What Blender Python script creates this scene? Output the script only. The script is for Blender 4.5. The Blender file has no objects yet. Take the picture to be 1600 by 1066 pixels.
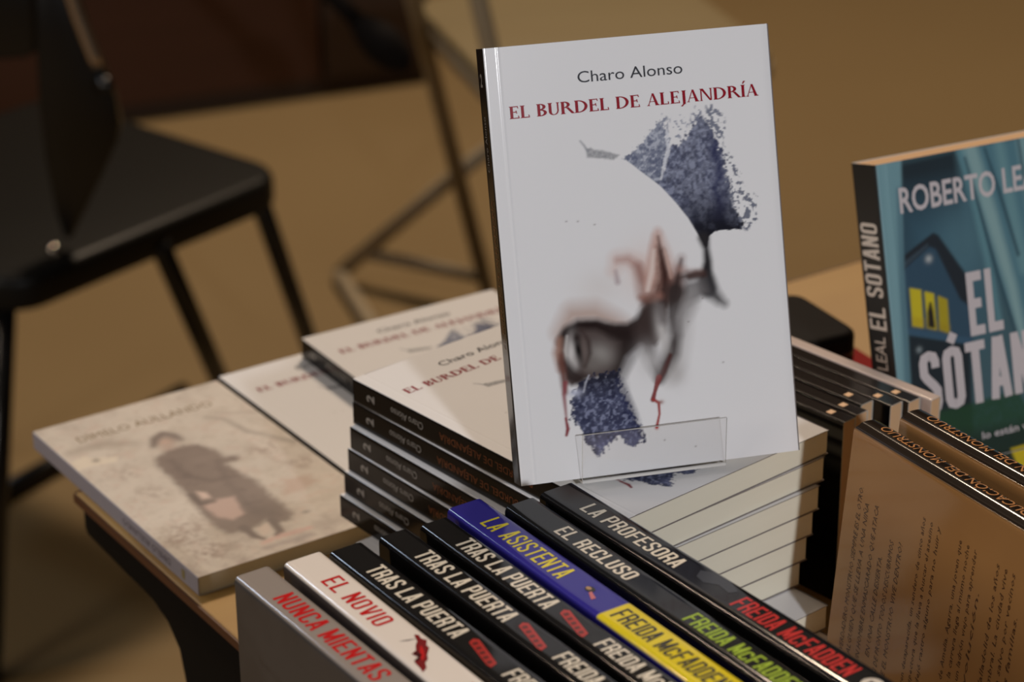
import bpy, bmesh, math, random
import numpy as np
from mathutils import Vector, Matrix

sc = bpy.context.scene
col = sc.collection
R = math.radians
TZ = 0.75                      # table top height; the floor is z = 0

# ------------------------------------------------------------------ camera
cam = bpy.data.objects.new('camera', bpy.data.cameras.new('camera'))
col.objects.link(cam)
pit, rol = R(24.594), R(-0.554)
rt = Vector((1, 0, 0)); fw = Vector((0, math.cos(pit), -math.sin(pit))); up = Vector((0, math.sin(pit), math.cos(pit)))
r2 = rt * math.cos(rol) + up * math.sin(rol); u2 = up * math.cos(rol) - rt * math.sin(rol)
m = Matrix((r2, u2, -fw)).transposed().to_4x4(); m.translation = (0, 0, TZ + 0.7193)
cam.matrix_world = m
cam.data.sensor_width = 22.3; cam.data.lens = 3915.1 / 1600 * 22.3
cam.data.dof.use_dof = True; cam.data.dof.focus_distance = 1.235; cam.data.dof.aperture_fstop = 5.0
cam.data.clip_start = 0.05
sc.camera = cam

# ------------------------------------------------------------------ light and exposure
sc.view_settings.view_transform = 'Standard'; sc.view_settings.look = 'None'
sc.view_settings.gamma = 1; sc.view_settings.exposure = 0.0; sc.view_settings.use_curve_mapping = False
w = bpy.data.worlds.new('hall_ambient'); sc.world = w; w.use_nodes = True
w.node_tree.nodes['Background'].inputs[0].default_value = (1.0, 0.80, 0.62, 1)
w.node_tree.nodes['Background'].inputs[1].default_value = 0.05

def area(name, loc, target, size, power, color, sizey=None):
    d = bpy.data.lights.new(name, 'AREA'); d.energy = power; d.color = color; d.size = size
    if sizey: d.shape = 'RECTANGLE'; d.size_y = sizey
    o = bpy.data.objects.new(name, d); col.objects.link(o); o.location = loc
    o.rotation_euler = (Vector(target) - Vector(loc)).to_track_quat('-Z', 'Y').to_euler(); return o
def bulb(name, loc, power, color, r=0.04):
    d = bpy.data.lights.new(name, 'POINT'); d.energy = power; d.color = color; d.shadow_soft_size = r
    o = bpy.data.objects.new(name, d); col.objects.link(o); o.location = loc; return o
WARM = (1.0, 0.78, 0.57)
def spot(name, loc, target, power, color, size, blend, r):
    d = bpy.data.lights.new(name, 'SPOT'); d.energy = power; d.color = color; d.spot_size = R(size); d.spot_blend = blend; d.shadow_soft_size = r
    o = bpy.data.objects.new(name, d); col.objects.link(o); o.location = loc
    o.rotation_euler = (Vector(target) - Vector(loc)).to_track_quat('-Z', 'Y').to_euler(); return o
spot('display_spotlight', (0.726, -0.654, TZ + 1.035), (0.08, 1.13, TZ + 0.16), 90, (0.93, 0.95, 1.0), 36, .6, .06)
area('left_softbox_lamp', (-2.2, 0.2, TZ + 1.0), (0.1, 1.1, TZ + 0.1), 0.8, 17, (1.0, 0.91, 0.82))
area('ceiling_panel', (0.40, 4.3, 4.0), (0.1, 2.4, 0), 0.6, 128, WARM)
area('ceiling_panel', (-2.3, 2.75, 3.0), (-0.1, 1.0, TZ), 0.30, 8, (0.66, 0.80, 1.0))
for i in range(6):
    k = 0.02 + 0.075 * i
    bulb('string_bulb', (-2.55 + .58 * k, 2.0 - .81 * k, 2.95 + .02 * (i % 3)), 6, WARM, 0.03)

# ------------------------------------------------------------------ helpers
def lin(c):
    c = np.asarray(c, float) / 255.0
    return np.where(c <= 0.04045, c / 12.92, ((c + 0.055) / 1.055) ** 2.4)
def rgb(c): return tuple(float(v) for v in lin(c)) + (1.0,)
MATS = {}
def mat(name, c=None, rough=0.5, attr=False, metal=0.0, spec=0.5, noise=None, bump=None, coat=0.0):
    if name in MATS: return MATS[name]
    m = bpy.data.materials.new(name); m.use_nodes = True; nt = m.node_tree; b = nt.nodes['Principled BSDF']
    b.inputs['Roughness'].default_value = rough; b.inputs['Metallic'].default_value = metal
    b.inputs['Specular IOR Level'].default_value = spec; b.inputs['Coat Weight'].default_value = coat
    b.inputs['Coat Roughness'].default_value = 0.08
    if attr:
        a = nt.nodes.new('ShaderNodeVertexColor'); a.layer_name = 'Col'; nt.links.new(a.outputs['Color'], b.inputs['Base Color'])
    elif noise:                       # (second colour, scale xyz, detail)
        tc = nt.nodes.new('ShaderNodeTexCoord'); mp = nt.nodes.new('ShaderNodeMapping'); n = nt.nodes.new('ShaderNodeTexNoise')
        mp.inputs['Scale'].default_value = noise[1]; n.inputs['Scale'].default_value = 1.0; n.inputs['Detail'].default_value = noise[2]
        mx = nt.nodes.new('ShaderNodeMix'); mx.data_type = 'RGBA'
        mx.inputs['A'].default_value = rgb(c); mx.inputs['B'].default_value = rgb(noise[0])
        nt.links.new(tc.outputs['Object'], mp.inputs['Vector']); nt.links.new(mp.outputs['Vector'], n.inputs['Vector'])
        nt.links.new(n.outputs['Fac'], mx.inputs['Factor']); nt.links.new(mx.outputs['Result'], b.inputs['Base Color'])
        if bump:
            bp = nt.nodes.new('ShaderNodeBump'); bp.inputs['Strength'].default_value = bump[0]; bp.inputs['Distance'].default_value = bump[1]
            nt.links.new(n.outputs['Fac'], bp.inputs['Height']); nt.links.new(bp.outputs['Normal'], b.inputs['Normal'])
    else:
        b.inputs['Base Color'].default_value = rgb(c)
    MATS[name] = m; return m
def mesh(name, v, f, m, parent=None, smooth=False, mats=None, fm=None):
    me = bpy.data.meshes.new(name); me.from_pydata([tuple(p) for p in v], [], f)
    for k in (mats or [m]): me.materials.append(k)
    if fm: me.polygons.foreach_set('material_index', fm)
    if smooth: me.polygons.foreach_set('use_smooth', [True] * len(me.polygons))
    me.update()
    o = bpy.data.objects.new(name, me); col.objects.link(o)
    if parent: o.parent = parent
    return o
def empty(name, label, cat, M=None, group=None):
    o = bpy.data.objects.new(name, None); col.objects.link(o); o.empty_display_size = 0.05
    o['label'] = label; o['category'] = cat
    if group: o['group'] = group
    if M is not None: o.matrix_world = M
    return o
def copy_thing(src, label, M, group=None):
    c = src.copy(); col.objects.link(c); c.matrix_world = M; c['label'] = label
    if group: c['group'] = group
    for ch in src.children:
        k = ch.copy(); col.objects.link(k); k.parent = c
        for g in ch.children:
            q = g.copy(); col.objects.link(q); q.parent = k
    return c
def box(name, lo, hi, m, parent=None, bevel=0.0, seg=2):
    bm = bmesh.new(); bmesh.ops.create_cube(bm, size=1)
    for v in bm.verts:
        v.co = Vector([lo[i] + (v.co[i] + 0.5) * (hi[i] - lo[i]) for i in range(3)])
    if bevel: bmesh.ops.bevel(bm, geom=bm.edges[:], offset=bevel, segments=seg, affect='EDGES', profile=0.5)
    me = bpy.data.meshes.new(name); bm.to_mesh(me); bm.free(); me.materials.append(m)
    o = bpy.data.objects.new(name, me); col.objects.link(o)
    if parent: o.parent = parent
    return o
def prism(name, pts, z0, z1, m, parent=None, bevel=0.0, seg=3, M=None):
    bm = bmesh.new(); vs = [bm.verts.new((x, y, z0)) for x, y in pts]
    f = bm.faces.new(vs); f.normal_update()
    r = bmesh.ops.extrude_face_region(bm, geom=[f])
    for v in r['geom']:
        if isinstance(v, bmesh.types.BMVert): v.co.z = z1
    bmesh.ops.recalc_face_normals(bm, faces=bm.faces[:])
    if bevel:
        es = [e for e in bm.edges if len(e.link_faces) == 2 and e.calc_face_angle(0) > 0.9]
        bmesh.ops.bevel(bm, geom=es, offset=bevel, segments=seg, affect='EDGES', profile=0.5)
    if M: bm.transform(M)
    me = bpy.data.meshes.new(name); bm.to_mesh(me); bm.free(); me.materials.append(m)
    for p in me.polygons: p.use_smooth = bevel > 0
    o = bpy.data.objects.new(name, me); col.objects.link(o)
    if parent: o.parent = parent
    return o
def tube(name, pts, r, m, parent=None, n=14, bend=0.04, cyc=False):
    """round tube along a polyline with rounded corners"""
    P = [Vector(p) for p in pts]; out = []
    for i, p in enumerate(P):
        if 0 < i < len(P) - 1:
            a, b = (P[i-1] - p), (P[i+1] - p); d = min(bend, a.length * .45, b.length * .45)
            A, B = p + a.normalized() * d, p + b.normalized() * d
            for k in range(7):
                t = k / 6; out.append(A * (1-t)**2 + p * 2*t*(1-t) + B * t*t)
        else: out.append(p)
    v, f = [], []; nrm = None
    for i, p in enumerate(out):
        t = ((out[min(i+1, len(out)-1)]) - out[max(i-1, 0)]).normalized()
        if nrm is None: nrm = t.orthogonal().normalized()
        nrm = (nrm - t * nrm.dot(t)).normalized(); bi = t.cross(nrm)
        for k in range(n):
            a = 2*math.pi*k/n; v.append(p + (nrm * math.cos(a) + bi * math.sin(a)) * r)
    for i in range(len(out) - 1):
        for k in range(n): f.append((i*n+k, i*n+(k+1) % n, (i+1)*n+(k+1) % n, (i+1)*n+k))
    f.append(tuple(range(n))[::-1]); f.append(tuple((len(out)-1)*n + k for k in range(n)))
    return mesh(name, v, f, m, parent, smooth=True)
def rounded(w, h, r, n=6):
    pts = []
    for cx, cy, a0 in ((w-r, h-r, 0), (r, h-r, 90), (r, r, 180), (w-r, r, 270)):
        for k in range(n+1):
            a = R(a0 + 90*k/n); pts.append((cx + r*math.cos(a), cy + r*math.sin(a)))
    return pts

# ------------------------------------------------------------------ painting printed covers (values sit in a colour attribute)
rng = np.random.default_rng(7)
def vnoise(h, w, cell, octs=3, seed=1):
    g = np.random.default_rng(seed); out = np.zeros((h, w)); amp = 1; tot = 0
    for o in range(octs):
        c = max(1.0, cell / 2**o); gh, gw = int(h/c)+3, int(w/c)+3; a = g.random((gh, gw))
        y = np.arange(h)/c; x = np.arange(w)/c; yi = y.astype(int); xi = x.astype(int)
        fy = (y-yi)[:, None]; fx = (x-xi)[None]; fy = fy*fy*(3-2*fy); fx = fx*fx*(3-2*fx)
        A = a[np.ix_(yi, xi)]; B = a[np.ix_(yi, xi+1)]; C = a[np.ix_(yi+1, xi)]; D = a[np.ix_(yi+1, xi+1)]
        out += amp*((A*(1-fx)+B*fx)*(1-fy)+(C*(1-fx)+D*fx)*fy); tot += amp; amp *= .55
    return out/tot
class Canvas:
    """colours are printed colours, mm units, y down from the head of the book"""
    def __init__(s, W, H, step, base):
        s.W, s.H = W, H; s.nx = int(round(W/step))+1; s.ny = int(round(H/step))+1; s.step = step
        s.x, s.y = np.meshgrid(np.linspace(0, W, s.nx), np.linspace(0, H, s.ny))
        s.c = np.zeros((s.ny, s.nx, 3)) + lin(base)
    def noise(s, cell_mm, octs=3, seed=1): return vnoise(s.ny, s.nx, cell_mm/s.step, octs, seed)
    def blend(s, a, c):
        a = np.clip(a, 0, 1)[..., None]; c = c if isinstance(c, np.ndarray) and c.ndim == 3 else lin(c); s.c = s.c*(1-a) + c*a
    def sd(s, pts):
        d = np.full(s.x.shape, 1e9); ins = np.zeros(s.x.shape, bool); n = len(pts)
        for i in range(n):
            (ax, ay), (bx, by) = pts[i], pts[(i+1) % n]; ex, ey = bx-ax, by-ay
            t = np.clip(((s.x-ax)*ex+(s.y-ay)*ey)/(ex*ex+ey*ey+1e-12), 0, 1)
            d = np.minimum(d, np.hypot(s.x-ax-t*ex, s.y-ay-t*ey))
            k = ((ay > s.y) != (by > s.y))
            xi = ax + (s.y-ay)*ex/(ey if abs(ey) > 1e-9 else 1e-9)
            ins ^= k & (s.x < xi)
        return np.where(ins, -d, d)
    def poly(s, pts, c, soft=.5, alpha=1, warp=None, tex=None):
        d = s.sd(pts)
        if warp is not None: d = d + warp
        a = np.clip(.5 - d/max(soft, .01), 0, 1)*alpha
        if tex is not None: a = a*tex
        s.blend(a, c); return d
    def stroke(s, pts, wd, c, soft=1, alpha=1, tex=None, warp=None):
        if np.isscalar(wd): wd = [wd]*len(pts)
        best = np.full(s.x.shape, 1e9)
        for i in range(len(pts)-1):
            (ax, ay), (bx, by) = pts[i], pts[i+1]; ex, ey = bx-ax, by-ay
            t = np.clip(((s.x-ax)*ex+(s.y-ay)*ey)/(ex*ex+ey*ey+1e-12), 0, 1)
            d = np.hypot(s.x-ax-t*ex, s.y-ay-t*ey) - (wd[i]*(1-t)+wd[i+1]*t)/2
            best = np.minimum(best, d)
        if warp is not None: best = best + warp
        a = np.clip(.5 - best/max(soft, .01), 0, 1)*alpha
        a = a*a*(3-2*a) if alpha == 1 else a
        if tex is not None: a = a*tex
        s.blend(a, c)
    def blot(s, p, rx, ry, c, alpha=1, ang=0):
        ca, sa = math.cos(R(ang)), math.sin(R(ang)); dx, dy = s.x-p[0], s.y-p[1]
        q = ((dx*ca+dy*sa)/rx)**2 + ((-dx*sa+dy*ca)/ry)**2
        s.blend(np.exp(-q)*alpha, c)
    def at(s, u, v):
        """sample, u and v in metres from spine and from the head"""
        xi = np.clip(np.asarray(u)*1000/s.W*(s.nx-1), 0, s.nx-1.001); yi = np.clip(np.asarray(v)*1000/s.H*(s.ny-1), 0, s.ny-1.001)
        x0 = xi.astype(int); y0 = yi.astype(int); fx = (xi-x0)[..., None]; fy = (yi-y0)[..., None]
        return (s.c[y0, x0]*(1-fx)+s.c[y0, x0+1]*fx)*(1-fy)+(s.c[y0+1, x0]*(1-fx)+s.c[y0+1, x0+1]*fx)*fy

# ------------------------------------------------------------------ lettering
def stroke2d(lines, t, slant=0.0):
    V, F = [], []
    for ln in lines:
        P = [np.array(p, float) for p in ln]; closed = np.allclose(P[0], P[-1]) and len(P) > 2
        if closed: P = P[:-1]
        n = len(P); b = len(V)
        for i in range(n):
            p = P[i]; d0 = (p - P[i-1]) if (i > 0 or closed) else (P[i+1]-p); d1 = (P[(i+1) % n]-p) if (i < n-1 or closed) else d0
            d0 = d0/np.linalg.norm(d0); d1 = d1/np.linalg.norm(d1); n0 = np.array([-d0[1], d0[0]]); n1 = np.array([-d1[1], d1[0]])
            mm = n0+n1; mm = mm/max(np.linalg.norm(mm), 1e-6); k = t/2/max(mm@n0, .45)
            V += [p+mm*k, p-mm*k]
        for i in range(n if closed else n-1):
            j = (i+1) % n; F.append((b+2*i, b+2*i+1, b+2*j+1, b+2*j))
    return [(x+slant*y, y) for x, y in V], F
def glyph(ch, w, t):
    h = t/2; L, Rr, B, T = h, w-h, h, 1-h; c = min(.28*w, .16); q = c*.45
    def ring(x0, y0, x1, y1): return [(x0+c, y0), (x1-c, y0), (x1-q*.6, y0+q*.6), (x1, y0+c), (x1, y1-c), (x1-q*.6, y1-q*.6), (x1-c, y1), (x0+c, y1), (x0+q*.6, y1-q*.6), (x0, y1-c), (x0, y0+c), (x0+q*.6, y0+q*.6), (x0+c, y0)]
    m = .5
    G = {
     'A': [[(h*.8, 0), (w/2-h*.35, 1)], [(w-h*.8, 0), (w/2+h*.35, 1)], [(w*.24, .27), (w*.76, .27)]],
     'C': [[(Rr, .68), (Rr, T-c), (Rr-q*.6, T-q*.6), (Rr-c, T), (L+c, T), (L+q*.6, T-q*.6), (L, T-c), (L, B+c), (L+q*.6, B+q*.6), (L+c, B), (Rr-c, B), (Rr-q*.6, B+q*.6), (Rr, B+c), (Rr, .32)]],
     'D': [[(L, 0), (L, 1)], [(L, T), (Rr-c, T), (Rr-q*.6, T-q*.6), (Rr, T-c), (Rr, B+c), (Rr-q*.6, B+q*.6), (Rr-c, B), (L, B)]],
     'E': [[(L, 0), (L, 1)], [(L, T), (w, T)], [(L, m), (w*.88, m)], [(L, B), (w, B)]],
     'F': [[(L, 0), (L, 1)], [(L, T), (w, T)], [(L, m), (w*.88, m)]],
     'I': [[(w/2, 0), (w/2, 1)]],
     'L': [[(L, 0), (L, 1)], [(L, B), (w, B)]],
     'M': [[(L, 0), (L, 1)], [(Rr, 0), (Rr, 1)], [(L+h*.2, 1), (w/2, .12)], [(Rr-h*.2, 1), (w/2, .12)]],
     'N': [[(L, 0), (L, 1)], [(Rr, 0), (Rr, 1)], [(L, .96), (Rr, .04)]],
     'O': [ring(L, B, Rr, T)],
     'P': [[(L, 0), (L, 1)], [(L, T), (Rr-c, T), (Rr-q*.6, T-q*.6), (Rr, T-c), (Rr, .44+c), (Rr-q*.6, .44+q*.6), (Rr-c, .44), (L, .44)]],
     'R': [[(L, 0), (L, 1)], [(L, T), (Rr-c, T), (Rr-q*.6, T-q*.6), (Rr, T-c), (Rr, .47+c), (Rr-q*.6, .47+q*.6), (Rr-c, .47), (L, .47)], [(w*.5, .47), (Rr, .36), (Rr, 0)]],
     'S': [[(Rr, .72), (Rr, T-c), (Rr-q*.6, T-q*.6), (Rr-c, T), (L+c, T), (L+q*.6, T-q*.6), (L, T-c), (L, .64), (L+q, .57), (Rr-q, .43), (Rr, .36), (Rr, B+c), (Rr-q*.6, B+q*.6), (Rr-c, B), (L+c, B), (L+q*.6, B+q*.6), (L, B+c), (L, .28)]],
     'T': [[(w/2, 0), (w/2, 1)], [(0, T), (w, T)]],
     'U': [[(L, 1), (L, B+c), (L+q*.6, B+q*.6), (L+c, B), (Rr-c, B), (Rr-q*.6, B+q*.6), (Rr, B+c), (Rr, 1)]],
     'V': [[(h*.8, 1), (w/2-h*.3, 0)], [(w-h*.8, 1), (w/2+h*.3, 0)]],
    }
    if ch == 'Ó': return G['O'] + [[(w*.45, 1.06), (w*.68, 1.2)]]
    if ch == 'c': return [[(x, y*.8) for x, y in G['C'][0]]]
    return G[ch]
def block(text, w=.42, t=.13, gap=.09, space=.28, slant=0.0, wide=None):
    V, F = [], []; x = 0
    for ch in text:
        if ch == ' ': x += space; continue
        gw = {'I': t, 'M': w*1.3}.get(ch, w)
        v, f = stroke2d(glyph(ch, gw, t), t, slant); b = len(V)
        V += [(p[0]+x, p[1]) for p in v]; F += [tuple(k+b for k in q) for q in f]; x += gw+gap
    return V, F, x-gap
def serif(text):
    """roman capitals with thick and thin strokes"""
    V, F = [], []; x = 0.0; TH, TN, SR = .19, .075, .07
    def quad(a, b, c, d): n = len(V); V.extend([a, b, c, d]); F.append((n, n+1, n+2, n+3))
    def stem(px, y0=0, y1=1, wd=TH): quad((px, y0), (px+wd, y0), (px+wd, y1), (px, y1))
    def feet(px, wd=TH, y=0):
        s = 1 if y == 0 else -1
        quad((px-SR, y), (px+wd+SR, y), (px+wd+SR*.2, y+s*TN), (px-SR*.2, y+s*TN))
    def bar(x0, x1, y, up=0, dn=0):
        quad((x0, y-TN/2), (x1, y-TN/2), (x1, y+TN/2), (x0, y+TN/2))
        quad((x1-.02, y-TN/2-dn), (x1+.03, y-TN/2-dn), (x1, y+TN/2+up), (x1-.07, y+TN/2+up))
    def bowl(x0, y0, y1, rx, thick=TH*1.05):
        n = 14; cy = (y0+y1)/2; ry = (y1-y0)/2
        for k in range(n):
            P = []
            for a in (k, k+1):
                an = -math.pi/2 + math.pi*a/n; cs, sn = math.cos(an), math.sin(an)
                P.append(((x0+rx*cs, cy+ry*sn), (x0+max(0, rx-thick)*cs, cy+(ry-TN)*sn)))
            quad(P[0][0], P[1][0], P[1][1], P[0][1])
    for i, ch in enumerate(text):
        if ch == ' ': x += .38; continue
        x += SR
        if ch == 'E': stem(x); feet(x); feet(x, y=1); bar(x, x+.52, 1-TN/2, 0, .12); bar(x, x+.42, .52, .09, .09); bar(x, x+.56, TN/2, .14, 0); wd = .58
        elif ch == 'L': stem(x); feet(x); feet(x, y=1); bar(x, x+.52, TN/2, .15, 0); wd = .55
        elif ch == 'B': stem(x); feet(x); feet(x, y=1); bowl(x+TH, .5, 1, .36); bowl(x+TH, 0, .54, .42); wd = .6
        elif ch == 'U': stem(x, .3); feet(x, y=1); stem(x+.56, .3, 1, TN*1.3); feet(x+.56, TN*1.3, 1); wd = .7
        elif ch == 'R': stem(x); feet(x); feet(x, y=1); bowl(x+TH, .48, 1, .38); quad((x+.3, .5), (x+.66, 0), (x+.86, 0), (x+.48, .52)); wd = .78
        elif ch == 'D': stem(x); feet(x); feet(x, y=1); bowl(x+TH, 0, 1, .62); wd = .82
        elif ch == 'A': quad((x+.02, 0), (x+.08, 0), (x+.40, 1), (x+.34, 1)); quad((x+.54, 0), (x+.74, 0), (x+.44, 1), (x+.30, 1)); feet(x+.02, TN); feet(x+.56, TH); quad((x+.16, .3), (x+.6, .3), (x+.58, .36), (x+.18, .36)); wd = .76
        elif ch == 'N': stem(x, 0, 1, TN*1.2); feet(x, TN); feet(x+.66, TN, 1); feet(x, TN, 1); stem(x+.66, 0, 1, TN*1.2); quad((x, 1), (x+.18, 1), (x+.73, 0), (x+.6, 0)); wd = .78
        elif ch == 'J': stem(x+.06, -.12); feet(x+.06, y=1); quad((x+.06, -.1), (x+.2, -.1), (x+.02, -.3), (x-.1, -.28)); wd = .24
        elif ch in 'IÍ':
            stem(x); feet(x); feet(x, y=1); wd = TH
            if ch == 'Í': quad((x+.06, 1.08), (x+.13, 1.08), (x+.3, 1.32), (x+.14, 1.32))
        if ch == 'U':
            n = 12
            for k in range(n):
                P = []
                for a in (k, k+1):
                    an = math.pi + math.pi*a/n; cs, sn = math.cos(an), math.sin(an); cx = x+.32; f = (cs+1)/2
                    P.append(((cx+.32*cs, .3+.3*sn), (cx+(.32-TH*(1-f)-TN*1.3*f)*cs, .3+.24*sn)))
                quad(P[0][0], P[1][0], P[1][1], P[0][1])
        x += wd + SR
    return V, F, x
_capH = None
def face2d(text, res=3, shear=0.0, bold=0.0):
    global _capH
    def conv(s):
        c = bpy.data.curves.new('t', 'FONT'); c.body = s; c.resolution_u = res; c.shear = shear; c.offset = bold; c.size = 1
        o = bpy.data.objects.new('t', c); col.objects.link(o); dg = bpy.context.evaluated_depsgraph_get(); dg.update()
        me = bpy.data.meshes.new_from_object(o.evaluated_get(dg))
        v = [(p.co.x, p.co.y) for p in me.vertices]; f = [tuple(q.vertices) for q in me.polygons]
        bpy.data.objects.remove(o); bpy.data.meshes.remove(me); bpy.data.curves.remove(c); return v, f
    if _capH is None: _capH = max(y for x, y in conv('H')[0])
    v, f = conv(text); x0 = min(p[0] for p in v)
    v = [((x-x0)/_capH, y/_capH) for x, y in v]
    return v, f, max(p[0] for p in v)
EPS = 0.00012
def lettering(name, tx, m, parent, size, origin, mapper, width=None, slantfix=None):
    """tx = (verts, faces, width) at cap height 1; origin = start of the baseline in the mapper's (along, up) metres"""
    V, F, wd = tx; sx = size if width is None else width/wd
    P = [Vector(mapper(origin[0]+x*sx, origin[1]+y*size)) for x, y in V]
    o_ = Vector(mapper(0, 0)); nn = (Vector(mapper(.001, 0))-o_).cross(Vector(mapper(0, .001))-o_).normalized()
    comp, last, seen = {}, -1, -1                         # overlapping strokes are printed one a hair above the other
    for f in F:
        if min(f) > seen: last += 1
        seen = max(seen, max(f))
        for i in f: comp[i] = last
    P = [p + nn*(6e-6*(comp.get(i, 0) % 9)) for i, p in enumerate(P)]
    return mesh(name, P, F, m, parent)
def on_front(B): return lambda a, b: (a, b, B['T']+EPS)                                   # along = from spine, up = towards the head
def on_back(B): return lambda a, b: (B['W']-a, b, -EPS)
def on_spine_down(B): return lambda a, b: (-EPS, B['H']-a, B['T']/2+b)                     # reads from head to tail
def on_spine_up(B): return lambda a, b: (-EPS-bulge(B, B['T']/2-b), a, B['T']/2-b)         # reads from tail to head
def bulge(B, z):
    k = B.get('bulge', 0); return k*(1-((z-B['T']/2)/(B['T']/2))**2) if k else 0

# ------------------------------------------------------------------ books.  local axes: x spine -> fore-edge, y tail -> head, z back -> front cover
CT = 0.0004
def make_cover(B, parent, rough=0.3, coat=0.0, crease=True, spec=.5):
    W, H, T, r = B['W'], B['H'], B['T'], B.get('r', .0012)
    cv = B.get('canvas'); bc = B.get('back_canvas')
    nu = (cv.nx if cv else 12); nb = (bc.nx if bc else 10)
    nv = max(cv.ny if cv else 0, bc.ny if bc else 0, B.get('rows', 24))
    prof = []                                            # (x, z, region, u)
    for u in np.linspace(W, r, nu):
        dz = 0
        if crease and cv: dz = 0.00016*math.exp(-((u-.0078)/.0005)**2) - B.get('edge_roll', 0)*max(0, (u-(W-.005))/.005)**2
        prof.append((u, T+dz, 'f', u))
    for k in range(1, 5): a = R(90+22.5*k); prof.append((r+r*math.cos(a), T-r+r*math.sin(a), 'f' if k < B.get('edge', 2) else 's', r*.5))
    ns = 8
    for k in range(1, ns):
        z = T-r-(T-2*r)*k/ns; prof.append((-bulge(B, z), z, 's', 0))
    for k in range(0, 5): a = R(180+22.5*k); prof.append((r+r*math.cos(a), r+r*math.sin(a), 's' if k < 3 else 'b', r*.5))
    for u in np.linspace(r, W, nb)[1:]: prof.append((u, 0, 'b', u))
    n = len(prof); ys = np.linspace(H, 0, nv)
    co = np.zeros((nv, n, 3)); cl = np.ones((nv, n, 4))
    co[:, :, 0] = [p[0] for p in prof]; co[:, :, 2] = [p[1] for p in prof]; co[:, :, 1] = ys[:, None]
    if B.get('curl'): 
        for j, p in enumerate(prof):
            if p[2] == 'f': co[:, j, 2] += B['curl']*(p[3]/W)**3*(np.linspace(0, 1, nv)**3)
    for j, p in enumerate(prof):
        if p[2] == 'f': cl[:, j, :3] = cv.at(np.full(nv, p[3]), H-ys) if cv else lin(B['front'])
        elif p[2] == 's':
            s = B['spine']; cl[:, j, :3] = lin(s) if not callable(s) else np.array([lin(s(H-y)) for y in ys])
        else: cl[:, j, :3] = bc.at(np.full(nv, W-p[3]), H-ys) if bc else lin(B['back'])
    idx = np.arange(nv*n).reshape(nv, n)
    F = np.stack([idx[:-1, :-1], idx[:-1, 1:], idx[1:, 1:], idx[1:, :-1]], -1).reshape(-1, 4)
    V = co.reshape(-1, 3); C = cl.reshape(-1, 4)
    # inner faces and rim so that the card has its real thickness
    rc = max(CT, r)
    inn = [(W, T-CT), (rc, T-CT), (CT, T-rc), (CT, rc), (rc, CT), (W, CT)]; ni = 6
    b = len(V); ev, ef = [], []
    for y in (H, 0): ev += [(x, y, z) for x, z in inn]
    for k in range(ni-1): ef.append((b+k, b+ni+k, b+ni+1+k, b+k+1))
    near = [0]*(nu-1) + [1] + [1, 1, 2, 2] + [2]*((ns-1)//2) + [3]*(ns-1-(ns-1)//2) + [3, 3, 3, 4, 4] + [4] + [5]*(nb-2)
    near[0:nu-1] = [0]*(nu-1)
    for yi, y in ((0, H), (nv-1, 0)):                     # head and tail rims
        o = [tuple(co[yi, k]) for k in range(n)]; q = len(ev)+b
        ev += o; ev += [(x, y, z) for x, z in inn]
        for i in range(n-1):
            A, D = q+i, q+i+1; a1, d1 = q+n+near[i], q+n+near[i+1]
            f = (A, D, d1) if a1 == d1 else (A, D, d1, a1)
            ef.append(f if yi else f[::-1])
    q = len(ev)+b
    ev += [(W, H, T), (W, 0, T), (W, 0, T-CT), (W, H, T-CT), (W, H, CT), (W, 0, CT), (W, 0, 0), (W, H, 0)]
    ef += [(q, q+1, q+2, q+3), (q+4, q+5, q+6, q+7)]
    me = bpy.data.meshes.new('cover')
    me.from_pydata(np.vstack([V, np.array(ev)]).tolist(), [], F.tolist()+ef)
    at = me.color_attributes.new('Col', 'FLOAT_COLOR', 'POINT')
    edge = np.tile(np.append(lin(B.get('rim', (200, 196, 188))), 1), (len(ev), 1))
    at.data.foreach_set('color', np.vstack([C, edge]).astype(np.float32).ravel())
    sm = np.zeros(len(F)+len(ef), bool); sm[:len(F)] = True
    me.polygons.foreach_set('use_smooth', sm); me.update()
    me.materials.append(mat('cover_gloss_%02d_%02d' % (rough*100, spec*100), rough=rough, attr=True, coat=coat, spec=spec))
    o = bpy.data.objects.new('cover', me); col.objects.link(o); o.parent = parent; return o
PAPER = dict(cream=((234, 230, 212), (218, 212, 192)), white=((238, 232, 220), (222, 214, 198)), tan=((214, 178, 140), (196, 160, 122)))
def make_pages(B, parent, kind='cream'):
    W, H, T = B['W'], B['H'], B['T']; g = CT+.0001
    c = PAPER[kind]; m = mat('page_edges_'+kind, c[0], .85, noise=(c[1], (1.5, 1.5, 5200), 3.0), spec=.2)
    o = box('page_block', (max(g+.0006, .75*B.get('r', .001)), .0006, g), (W-.0007, H-.0006, T-g-B.get('edge_roll', 0)), m, parent); return o
def book_matrix_flat(x, y, z, rot):
    """x, y = spine corner at the head; rot = direction of the head edge"""
    a = R(rot); e = Vector((math.cos(a), math.sin(a), 0)); s = Vector((math.sin(a), -math.cos(a), 0))
    M = Matrix((e, -s, Vector((0, 0, 1)))).transposed().to_4x4(); return M, e, s, Vector((x, y, TZ+z))
def put_flat(B, x, y, z, rot):
    M, e, s, o = book_matrix_flat(x, y, z, rot); M.translation = o + s*B['H']; return M
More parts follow.
